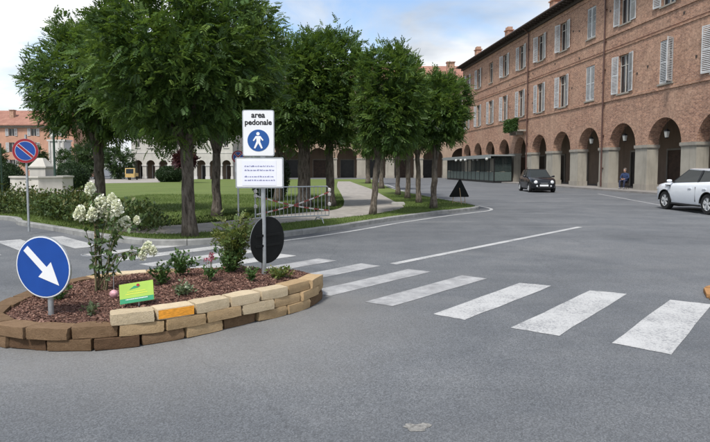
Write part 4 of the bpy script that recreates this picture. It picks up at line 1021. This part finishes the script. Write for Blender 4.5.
mm.build('walking_figure', M['white'], sp_)
text('lettering', 'area', .098, M['black'], sp_, (0, -.0615, hh / 2 - .065), (R(90), 0, 0), .0016)
text('lettering', 'pedonale', .092, M['black'], sp_, (0, -.0615, hh / 2 - .155), (R(90), 0, 0), .0016)
hb = z1_ - z2_
nb_ = MB().prism(rounded(.60, hb, .02), -.060, -.036).build('notice_board', M['galv'], pp, (-.035, 0, (z1_ + z2_) / 2))
MB().prism(rounded(.565, hb - .035, .012), -.063, -.0605).build('white_face', M['white'], nb_)
MB().bb(-.215, .21, -.066, -.0635, -hb / 2 + .035, hb / 2 - .04).build('paper_sheet', M['paper'], nb_)
rr = random.Random(4)
for z in (.075, .025, -.055, -.1):
    tm = MB(); x = -.185
    while x < .18:
        wd = rr.uniform(.012, .05)
        n_ = int(wd / .009)
        for j in range(max(1, n_)):
            hgt = rr.choice((.012, .012, .018)); tm.bb(x + j * .009, x + j * .009 + .0065, -.0685, -.0665, z, z + hgt)
        x += max(1, n_) * .009 + .009
    tm.build('printed_line', M['ink'], nb_)
for zz in ((zt_ + zb_) / 2 + .12, (zt_ + zb_) / 2 - .15, (z1_ + z2_) / 2): MB().bb(-.05, .05, -.034, .034, zz - .015, zz + .015).build('clamp', M['galv'], pp)
zd = AT(266, 240.5, qy)[1] - qz
bd = disc(MB(), .30, -.006, .006).build('dark_disc', M['back'], pp, (.045, .055, zd), (0, 0, R(52)))
disc(MB(), .303, -.0075, -.0035, 40).build('rim', M['galv'], bd).scale = (1, -1, 1)
MB().bb(-.22, .22, -.02, -.0065, .05, .08).bb(-.22, .22, -.02, -.0065, -.08, -.05).build('back_rail', M['back'], bd)

def round_sign(name, label, px, pyb, pyc, z, rad, face, rz, cross):
    x, y = G(px, pyb, z); zc = AT(px, pyc, y)[1] - z; t = thing(name, label, 'sign', (x, y, z), rz)
    MB().tube([(0, 0, -.05), (0, 0, zc + rad + .1)], .028, 10).build('pole', M['galv'], t, smooth='auto')
    d = disc(MB(), rad, -.052, -.036).build('disc', M['galv'], t, (0, 0, zc))
    disc(MB(), rad * .985, -.0545, -.0525).build('red_ring', M['sred'], d)
    disc(MB(), rad * .76, -.0585, -.057).build('blue_face', M['sblue'], d); disc(MB(), rad * .785, -.0565, -.055).build('pale_rim', M['white'], d)
    for a in cross: b = MB().box((0, -.0605, 0), (rad * 1.5, .002, rad * .19)).build('red_bar', M['sred'], d, (0, 0, 0), (0, R(a), 0)); MB().bb(-rad * .74, rad * .74, -.0595, -.0588, rad * .1, rad * .13).bb(-rad * .74, rad * .74, -.0595, -.0588, -rad * .13, -rad * .1).build('pale_edge', M['white'], b)
    return t
round_sign('no_parking_sign', 'round red and blue no parking sign with one diagonal bar by the left kerb', 29, 229.5, 151, .12, .30, None, R(10), (42,))
nss = round_sign('no_stopping_sign', 'red and blue round sign with a cross left of the notice board', 238.5, 217, 157, .11, .20, None, R(25), (45, -45))
MB().bb(-.10, .10, -.05, -.035, 1.42, 1.62).build('plate', M['white'], nss)
# triangular road-works sign seen from behind, on its easel
tx, ty = G(459, 206.5); ts = thing('triangle_sign', 'black back of a triangular sign on an easel near the road bend', 'sign', (tx, ty, 0), R(6))
MB().prism([(-.43, 0), (-.40, -.035), (.40, -.035), (.43, 0), (.03, .73), (-.03, .73)], -.008, .008).build('triangle', M['back'], ts, (0, 0, .44), (R(8), 0, 0))
for a, b in (((-.30, .03, .0), (-.22, .05, .62)), ((.30, .03, .0), (.22, .05, .62))): MB().tube([a, b], .014, 6).build('leg', M['stake'], ts)
MB().tube([(0, -.42, 0), (0, -.02, .85)], .013, 6).build('leg', M['stake'], ts)
MB().tube([(-.27, .035, .2), (.27, .035, .2)], .010, 6).build('crossbar', M['stake'], ts)

# crowd barrier with tape
bx0, by0 = G(255.5, 225.5, .11); bx1, by1 = G(329, 222, .11)
br_ang = math.atan2(by1 - by0, bx1 - bx0); Lb = math.hypot(bx1 - bx0, by1 - by0)
bar = thing('crowd_barrier', 'grey steel crowd barrier with crossed red and white tape on the lawn', 'barrier', (bx0, by0, .105), br_ang)
MB().tube([(0, 0, .2), (0, 0, .95), (.06, 0, 1.02), (Lb - .06, 0, 1.02), (Lb, 0, .95), (Lb, 0, .2), (0, 0, .2)], .019, 8).build('frame', M['galv'], bar, smooth='auto')
bme = MB().tube([(0, 0, .2), (0, 0, 1.02)], .008, 6).mesh('bar', M['galv'])
for k in range(1, 19): link('bar', bme, bar, (k * Lb / 19, 0, 0))
fme = MB().tube([(0, -.32, .0), (0, -.2, .14), (0, .2, .14), (0, .32, 0)], .016, 6).tube([(0, 0, .13), (0, 0, .22)], .014, 6).mesh('foot', M['galv'])
for k in (.3, Lb - .3): link('foot', fme, bar, (k, 0, 0))
for a, b, off in (((.02, .80), (Lb - .02, .34), -.030), ((.02, .30), (Lb - .02, .86), -.036)):
    n_ = 14
    for k in range(n_):
        p = [a[0] + (b[0] - a[0]) * q / n_ for q in (k, k + 1)]; zz = [a[1] + (b[1] - a[1]) * q / n_ - .06 * math.sin(math.pi * q / n_) for q in (k, k + 1)]
        MB().add([(p[0], off, zz[0] - .02), (p[1], off, zz[1] - .02), (p[1], off, zz[1] + .02), (p[0], off, zz[0] + .02), (p[0], off + .003, zz[0] - .02), (p[1], off + .003, zz[1] - .02), (p[1], off + .003, zz[1] + .02), (p[0], off + .003, zz[0] + .02)],
                 [(0, 1, 2, 3), (4, 5, 6, 7), (0, 1, 5, 4), (3, 2, 6, 7)]).build('tape', M['tape_red'] if k % 2 else M['tape_white'], bar)
for k in (0, Lb):
    for z in (.52, .80, .92): MB().lathe([(.0, z - .06), (.045, z - .04), (.05, z + .03), (0, z + .06)], 8, (k, -.03, 0)).build('tape_knot', M['tape_white'], bar)

# lamp post in the left tree
lx, ly = G(55.5, 193, .11); lp = thing('lamp_post', 'dark green lamp post rising into the crown of the left tree', 'lamp post', (lx, ly, .1))
MB().lathe([(.16, 0), (.16, .25), (.11, .35), (.085, .9), (.10, .95), (.07, 1.0), (.05, 4.6), (.08, 4.65), (.04, 4.75)], 14).build('pole', M['lampgreen'], lp, smooth='auto')
MB().lathe([(.10, 4.75), (.19, 5.2), (.0, 5.2)], 6).build('lantern', M['globe'], lp); MB().lathe([(.23, 5.2), (.1, 5.4), (0, 5.5)], 6).build('cap', M['lampgreen'], lp)
lx, ly = G(2.5, 195, .11); lp = thing('flag_pole', 'thin grey green pole at the left picture edge', 'pole', (lx, ly, .1))
MB().lathe([(.09, 0), (.09, .2), (.045, .25), (.035, 2.9), (0, 2.95)], 10).build('shaft', M['lampgreen'], lp)

# fountain
fx, fy = G(30.5, 193.5, .11); ft = thing('fountain', 'white marble fountain basin with a pedestal in the middle', 'fountain', (fx, fy + 1.3, .1))
oc = lambda r: [(r * math.cos(R(22.5 + 45 * k)), r * math.sin(R(22.5 + 45 * k))) for k in range(8)]
def ring(m, ro, ri, z0, z1):
    a, b = oc(ro), oc(ri); vs = [(*p, z0) for p in a] + [(*p, z1) for p in a] + [(*p, z1) for p in b] + [(*p, z0) for p in b]
    for k in range(8):
        j = (k + 1) % 8; m.add([vs[k], vs[j], vs[8 + j], vs[8 + k], vs[16 + k], vs[16 + j], vs[24 + j], vs[24 + k]], [(0, 1, 2, 3), (3, 2, 5, 4), (4, 5, 6, 7)])
m = MB(); ring(m, 1.72, 1.5, 0, .95); m.build('basin', M['marble'], ft); m = MB(); ring(m, 1.80, 1.44, .95, 1.04); m.build('rim', M['marble'], ft)
m = MB(); ring(m, 1.9, 1.72, 0, .1); m.build('step', M['marble'], ft)
MB().prism(oc(1.5), .6, .7, 'xy').build('water', M['glass_dark'], ft)
pd = MB(); pd.bb(-.48, .48, -.48, .48, .6, 1.55).bb(-.56, .56, -.56, .56, 1.55, 1.64); pd.add([(-.5, -.5, 1.64), (.5, -.5, 1.64), (.5, .5, 1.64), (-.5, .5, 1.64), (-.16, -.16, 2.15), (.16, -.16, 2.15), (.16, .16, 2.15), (-.16, .16, 2.15)], [(0, 1, 5, 4), (1, 2, 6, 5), (2, 3, 7, 6), (3, 0, 4, 7), (4, 5, 6, 7)])
pd.build('pedestal', M['marble'], ft)
cx_, cy_ = G(398, 205, .11); m = MB(); m.bb(-.27, .27, -.2, .2, 0, .10).bb(-.24, .24, -.17, .17, .10, .13)
tag(m.build('inspection_slab', M['slab'], None, (cx_, cy_, .1)), 'small pale concrete slab on the grass beside the gravel path', 'slab')

# ================================================================ VEHICLES
def wheel(parent, x, y, r, wd, side):
    w_ = MB().lathe([(r * .62, -wd / 2), (r * .93, -wd / 2), (r, -wd * .32), (r, wd * .32), (r * .93, wd / 2), (r * .62, wd / 2)], 28, axis='y', cap=False).build('wheel', M['tyre'], parent, (x, y, r), smooth='auto')
    m = MB(); s = side; m.lathe([(r * .66, s * wd * .5), (r * .68, s * wd * .42), (r * .60, s * wd * .36), (r * .60, s * wd * .1), (0.0, s * wd * .1)], 28, axis='y', cap=False)
    for k in range(5):
        a = R(72 * k + 20)
        for da in (-.17, .17):
            d1, d2 = a + da * .45, a + da
            P = [(r * .10 * math.cos(d1 - .5), r * .10 * math.sin(d1 - .5)), (r * .64 * math.cos(d2 - .11), r * .64 * math.sin(d2 - .11)), (r * .64 * math.cos(d2 + .11), r * .64 * math.sin(d2 + .11)), (r * .10 * math.cos(d1 + .5), r * .10 * math.sin(d1 + .5))]
            m.prism(P, s * wd * .36, s * wd * .45)
    m.lathe([(r * .13, s * wd * .35), (r * .13, s * wd * .47), (0, s * wd * .48)], 12, axis='y')
    m.build('rim', M['rim'], w_)
    MB().lathe([(r * .45, s * wd * .14), (0, s * wd * .14)], 20, axis='y').build('brake', M['galv'], w_)
def car(name, label, loc, rz, st, gh, wb, wr, paint, roofpaint, clad, wheels_w=.22):
    t = thing(name, label, 'car', loc, rz, None); m = MB(); n = 0; vs = []; K = 17
    for (x, zb, zt, wd) in st:
        h = zt - zb
        half = [(wd * .80, zb), (wd * .94, zb + .05), (wd * .985, zb + .28 * h), (wd, zb + .5 * h), (wd * .995, zb + .66 * h), (wd * .97, zb + .84 * h), (wd * .925, zb + .95 * h), (wd * .84, zt)]
        row = [(x, y, z) for y, z in half] + [(x, 0, zt + .025)] + [(x, -y, z) for y, z in reversed(half)]
        vs += row; K = len(row)
    fs = []
    for i in range(len(st) - 1):
        for k in range(K): fs.append((i * K + k, i * K + (k + 1) % K, (i + 1) * K + (k + 1) % K, (i + 1) * K + k))
    fs += [tuple(range(K)), tuple(range((len(st) - 1) * K, len(st) * K))]
    m.add(vs, fs); body = m.build('body', [M[paint], M['trim']], t, smooth='auto')
    wdt = max(s[3] for s in st); cut = []
    for x in wb:
        c = MB().lathe([(wr * 1.13, -1.5), (wr * 1.13, 1.5)], 28, (x, 0, wr), axis='y').build('cutter', M['trim']); cut.append(c)
        c.parent = t; bo = body.modifiers.new('arch', 'BOOLEAN'); bo.object = c; bo.operation = 'DIFFERENCE'; bo.solver = 'EXACT'
    bpy.context.view_layer.update(); bake(body)
    for c in cut: bpy.data.objects.remove(c)
    for x in wb:
        MB().bb(x - wr * 1.1, x + wr * 1.1, -wdt * .62, wdt * .62, wr * .4, wr * 2.05).build('wheel_well', M['trim'], t)
        for s in (-1, 1):
            wheel(t, x, s * (wdt - wheels_w * .5 - .012), wr, wheels_w, s)
            if clad:
                am = MB()
                for k in range(14):
                    a0, a1 = math.pi * k / 14, math.pi * (k + 1) / 14; r0, r1 = wr * 1.10, wr * 1.17
                    q = [(x + rr_ * math.cos(a), wr + rr_ * math.sin(a)) for rr_, a in ((r0, a0), (r1, a0), (r1, a1), (r0, a1))]; am.prism(q, s * (wdt - .06), s * (wdt + .012), 'xz')
                am.build('arch_trim', M['trim'], t)
    if clad:
        for s in (-1, 1): MB().bb(wb[1] + wr * 1.2, wb[0] - wr * 1.2, s * (wdt - .08), s * (wdt + .008), .25, .31).build('sill_trim', M['trim'], t)
    # greenhouse: (x, z, halfwidth) ring bottom to top
    (xa, za, wa), (xb_, zb_2, wb2), (xc, zc2, wc), (xd, zd2, wd2) = gh
    g = MB(); B = [(xa, -wa * .82, za), (xa, wa * .82, za), (xa - .35, wa, za), (xd + .25, wd2, zd2), (xd, wd2 * .86, zd2), (xd, -wd2 * .86, zd2), (xd + .25, -wd2, zd2), (xa - .35, -wa, za)]
    T = [(xb_, -wb2 * .84, zb_2), (xb_, wb2 * .84, zb_2), (xb_ - .18, wb2, zb_2), (xc + .15, wc, zc2), (xc, wc * .86, zc2), (xc, -wc * .86, zc2), (xc + .15, -wc, zc2), (xb_ - .18, -wb2, zb_2)]
    g.add(B + T, [tuple(range(8)), tuple(range(8, 16))] + [(k, (k + 1) % 8, 8 + (k + 1) % 8, 8 + k) for k in range(8)]); g.build('window_glass', M['carglass'], t)
    r_ = MB(); top = [(p[0], p[1] * 1.015, p[2]) for p in T]; cen = [(p[0] * .94 + (xb_ + xc) / 2 * .06, p[1] * .86, p[2] + .045) for p in T]
    r_.add([(p[0], p[1], p[2] - .015) for p in top] + [(p[0], p[1], p[2] + .02) for p in top] + cen, [tuple(range(8))] + [(k, (k + 1) % 8, 8 + (k + 1) % 8, 8 + k) for k in range(8)] + [(8 + k, 8 + (k + 1) % 8, 16 + (k + 1) % 8, 16 + k) for k in range(8)] + [tuple(range(16, 24))])
    r_.build('roof', M[roofpaint], t, smooth='auto')
    for s in (-1, 1):
        def pil(a, b, w0, mat):
            a, b = Vector(a), Vector(b); MB().add([a + Vector((-w0, s * .006, 0)), a + Vector((w0, s * .006, 0)), b + Vector((w0, s * .006, 0)), b + Vector((-w0, s * .006, 0)), a + Vector((-w0, -s * .03, 0)), a + Vector((w0, -s * .03, 0)), b + Vector((w0, -s * .03, 0)), b + Vector((-w0, -s * .03, 0))], [(0, 1, 2, 3), (4, 5, 6, 7), (0, 1, 5, 4), (1, 2, 6, 5), (2, 3, 7, 6), (3, 0, 4, 7)]).build('pillar', M[mat], t)
        pil((xa - .20, s * wa * .93, za - .01), (xb_ - .09, s * wb2 * .93, zb_2), .045, roofpaint if not clad else 'trim')
        xm = xa * .42 + xd * .58; pil((xm, s * (wa * .55 + wd2 * .45), za * .5 + zd2 * .5), (xm - .05, s * (wb2 + wc) / 2, (zb_2 + zc2) / 2), .05, 'trim')
        pil((xd + .22, s * wd2, zd2 - .01), (xc + .13, s * wc, zc2), .09, paint)
        mr = MB().lathe([(0, -.11), (.07, -.09), (.085, 0), (.07, .09), (0, .11)], 10, axis='y').build('mirror', M[paint], t, (xa - .32, s * (wa + .13), za + .06), smooth=True); mr.scale = (.65, .9, .8)
        MB().bb(xa - .36, xa - .28, s * (wa - .03), s * (wa + .06), za + .01, za + .05).build('mirror_arm', M['trim'], t)
        for xh in (xm + .25, xd + .75): MB().bb(xh, xh + .2, s * (wdt * .985), s * (wdt + .015), za - .20, za - .165).build('door_handle', M[paint], t)
        for xh in (xm + .02, xa - .25): MB().bb(xh, xh + .006, s * (wdt - .035), s * (wdt + .001), .42, za - .12).build('door_gap', M['trim'], t)
    return t, st
suv_st = [(2.18, .44, .80, .64), (2.14, .30, .91, .79), (1.98, .25, .995, .885), (1.6, .24, 1.05, .935), (1.05, .24, 1.09, .95), (.3, .24, 1.12, .95), (-.7, .24, 1.155, .95), (-1.5, .26, 1.185, .945), (-1.95, .32, 1.20, .90), (-2.13, .42, 1.16, .82), (-2.18, .55, 1.0, .76)]
gx0 = 12.4 + .93
suv, _ = car('white_car', 'white sport utility car with black window band at the right edge', (13.28, 20.95, 0), R(90.5), suv_st, [(1.22, 1.075, .885), (.28, 1.585, .70), (-1.50, 1.545, .68), (-2.0, 1.18, .83)], (1.34, -1.32), .37, 'carwhite', 'carwhite', True)
for s in (-1, 1):
    MB().prism([(1.80, .92), (2.06, .87), (2.06, .78), (1.84, .80)], s * .62, s * .862).build('headlight', M['headlight'], suv)
    MB().bb(-2.14, -1.92, s * .74, s * .90, .90, 1.02).build('tail_light', M['taillight'], suv)
    MB().bb(.98, 1.30, s * .925, s * .954, .955, .985).build('side_vent', M['trim'], suv)
MB().bb(2.14, 2.20, -.52, .52, .50, .74).build('grille', M['trim'], suv); MB().bb(-2.2, -2.12, -.26, .26, .72, .83).build('number_plate', M['white'], suv)
cc_st = [(1.77, .40, .66, .50), (1.72, .26, .80, .66), (1.55, .21, .88, .76), (1.2, .20, .93, .805), (.7, .20, .965, .815), (0, .20, .985, .815), (-.8, .20, 1.0, .815), (-1.3, .22, 1.0, .80), (-1.6, .28, .98, .74), (-1.74, .40, .88, .64)]
bcx = 12.6
bc_, _ = car('black_car', 'small black car facing the camera, parked before the arcade', (bcx, 38.9, 0), R(-93), cc_st, [(.88, .95, .76), (.22, 1.44, .58), (-1.05, 1.42, .58), (-1.6, .98, .68)], (1.15, -1.15), .30, 'carblack', 'carblack', False, .19)
for s in (-1, 1):
    MB().lathe([(.125, -.06), (.125, .02), (.10, .06), (.05, .08), (0, .085)], 14, axis='x').build('headlight', M['headlight'], bc_, (1.705, s * .50, .66), (0, R(-14), s * R(18)), smooth=True)
    MB().lathe([(.06, 0), (.05, .03), (0, .035)], 12, axis='x').build('fog_light', M['headlight'], bc_, (1.75, s * .42, .42))
bc_.scale = (1.07, 1.07, 1.05); MB().bb(1.73, 1.79, -.26, .26, .40, .51).build('number_plate', M['white'], bc_); MB().bb(1.76, 1.785, -.22, .22, .585, .61).build('chrome_strip', M['chrome'], bc_); MB().bb(1.70, 1.775, -.40, .40, .28, .37).build('air_intake', M['trim'], bc_)

# yellow three-wheeler far off
yv = thing('three_wheeler', 'small yellow utility vehicle under the trees by the white arches', 'vehicle', (-28.2, 70.5, .1), R(-80))
MB().prism([(-.1, .35), (.55, .35), (.62, .8), (.45, 1.5), (-.1, 1.5)], -.55, .55).build('cab', M['yellow'], yv)
MB().prism([(.50, .95), (.625, .82), (.47, 1.42)], -.46, .46).build('windscreen', M['carglass'], yv)
MB().bb(-1.6, -.1, -.6, .6, .45, .85).build('load_bed', M['yellow'], yv)
for x, y in ((.35, 0), (-1.2, .5), (-1.2, -.5)): MB().lathe([(.12, -.06), (.22, -.06), (.22, .06), (.12, .06)], 14, axis='y').build('wheel', M['tyre'], yv, (x, y, .22))

# ================================================================ SEATED PERSON
px_, py_ = G(624, 190.5, .12); py_ -= .0
X0, Y0 = 19.45, 40.4
ch = thing('folding_chair', 'dark folding chair under the seated person in the arcade', 'chair', (X0, Y0, .12), R(-48))
MB().bb(-.21, .21, -.20, .22, .43, .46).build('seat', M['trim'], ch); MB().bb(-.21, .21, .21, .235, .62, .88).build('backrest', M['trim'], ch)
for x in (-.2, .2):
    MB().tube([(x, -.2, 0), (x, .1, .44), (x, .225, .9)], .012, 6).build('leg', M['trim'], ch); MB().tube([(x, .25, 0), (x, -.12, .43)], .012, 6).build('leg', M['trim'], ch)
ps = thing('person', 'person in navy jacket and jeans sitting in the arcade opening', 'person', (X0, Y0, .12), R(-48))
J = {'pel': ((0, .08, .56), .15), 'sp1': ((0, .10, .72), .145), 'sp2': ((0, .06, .92), .165), 'nk0': ((0, .03, 1.07), .09), 'nk': ((0, 0, 1.13), .055), 'hd1': ((0, -.03, 1.21), .082), 'hd2': ((0, -.03, 1.30), .085), 'hd3': ((0, -.02, 1.36), .05)}
for s, sg in (('l', 1), ('r', -1)):
    J.update({s + 'hip': ((sg * .10, .04, .54), .105), s + 'th': ((sg * .13, -.18, .56), .09), s + 'kn': ((sg * .15, -.40, .55), .072), s + 'cf': ((sg * .14, -.44, .33), .062), s + 'an': ((sg * .13, -.46, .09), .042), s + 'to': ((sg * .14, -.60, .04), .038),
              s + 'sh': ((sg * .19, .05, 1.02), .07), s + 'el': ((sg * .26, -.04, .76), .052), s + 'wr': ((sg * .10, -.26, .68), .036), s + 'ha': ((sg * .05, -.33, .67), .034)})
E = [('pel', 'sp1'), ('sp1', 'sp2'), ('sp2', 'nk0'), ('nk0', 'nk'), ('nk', 'hd1'), ('hd1', 'hd2'), ('hd2', 'hd3')]
for s in 'lr': E += [('pel', s + 'hip'), (s + 'hip', s + 'th'), (s + 'th', s + 'kn'), (s + 'kn', s + 'cf'), (s + 'cf', s + 'an'), (s + 'an', s + 'to'), ('sp2', s + 'sh'), (s + 'sh', s + 'el'), (s + 'el', s + 'wr'), (s + 'wr', s + 'ha')]
ks_ = list(J); me = bpy.data.meshes.new('body'); me.from_pydata([J[k][0] for k in ks_], [(ks_.index(a), ks_.index(b)) for a, b in E], [])
ps.scale = (1.1, 1.1, 1.06); body = link('body', me, ps); body.modifiers.new('skin', 'SKIN'); sv = me.skin_vertices[0].data
for i, k in enumerate(ks_): sv[i].radius = (J[k][1],) * 2; sv[i].use_root = (k == 'pel')
sb = body.modifiers.new('sub', 'SUBSURF'); sb.levels = 2; sb.render_levels = 2
bpy.context.view_layer.update(); bake(body); me = body.data; me.materials.clear()
for k in ('jacket', 'jeans', 'skin', 'shoe'): me.materials.append(M[k])
for p in me.polygons:
    c = p.center; p.use_smooth = True
    if c.z > 1.115: p.material_index = 2
    elif c.z < .115: p.material_index = 3
    elif c.y < -.28 and .60 < c.z < .74 and abs(c.x) < .13: p.material_index = 2
    elif c.z < .62: p.material_index = 1
    else: p.material_index = 0
hm = MB().lathe([(0, .13), (.06, .122), (.098, .075), (.105, .02), (.098, -.03), (.08, -.06)], 16).build('hair', M['hair'], ps, (0, .01, 1.30), (R(-22), 0, 0), smooth=True)
MB().lathe([(0, .012), (.012, .006), (.016, -.02), (0, -.03)], 8).build('nose', M['skin'], ps, (0, -.125, 1.25))
for sg in (-1, 1): MB().lathe([(0, .008), (.008, 0), (0, -.008)], 8).build('eye', M['black'], ps, (sg * .03, -.113, 1.275))
fm = MB()
for sg in (-1, 1):
    for k in range(4): fm.tube([(sg * (.045 - .0), -.335 - k * .004, .690 - k * .019), (sg * .015, -.375 - k * .003, .688 - k * .019), (sg * -.012, -.365, .683 - k * .018)], [.010, .009, .007], 6)
    fm.tube([(sg * .06, -.32, .70), (sg * .04, -.35, .725), (sg * .02, -.37, .73)], [.011, .010, .008], 6)
fm.build('fingers', M['skin'], ps, smooth=True)

# corner of a second block-edged island at the right edge
ix, iy = G(701.5, 298.5); isl = thing('block_island', 'ring of ochre tuff blocks just entering at the right edge', 'flower bed', (ix + 1.10, iy - .28, 0))
for k in range(13):
    a = 2 * math.pi * k / 13 + math.pi; c = (math.cos(a) * .95, math.sin(a) * .95); o = link('block', rnd.choice(BL['tuff_ochre']), isl, (c[0], c[1], .03), (0, 0, a + math.pi / 2)); o.scale = (.43, .2, .055)
MB().lathe([(.9, .03), (.5, .07), (0, .09)], 26).build('mulch', M['mulch'], isl, smooth=True)
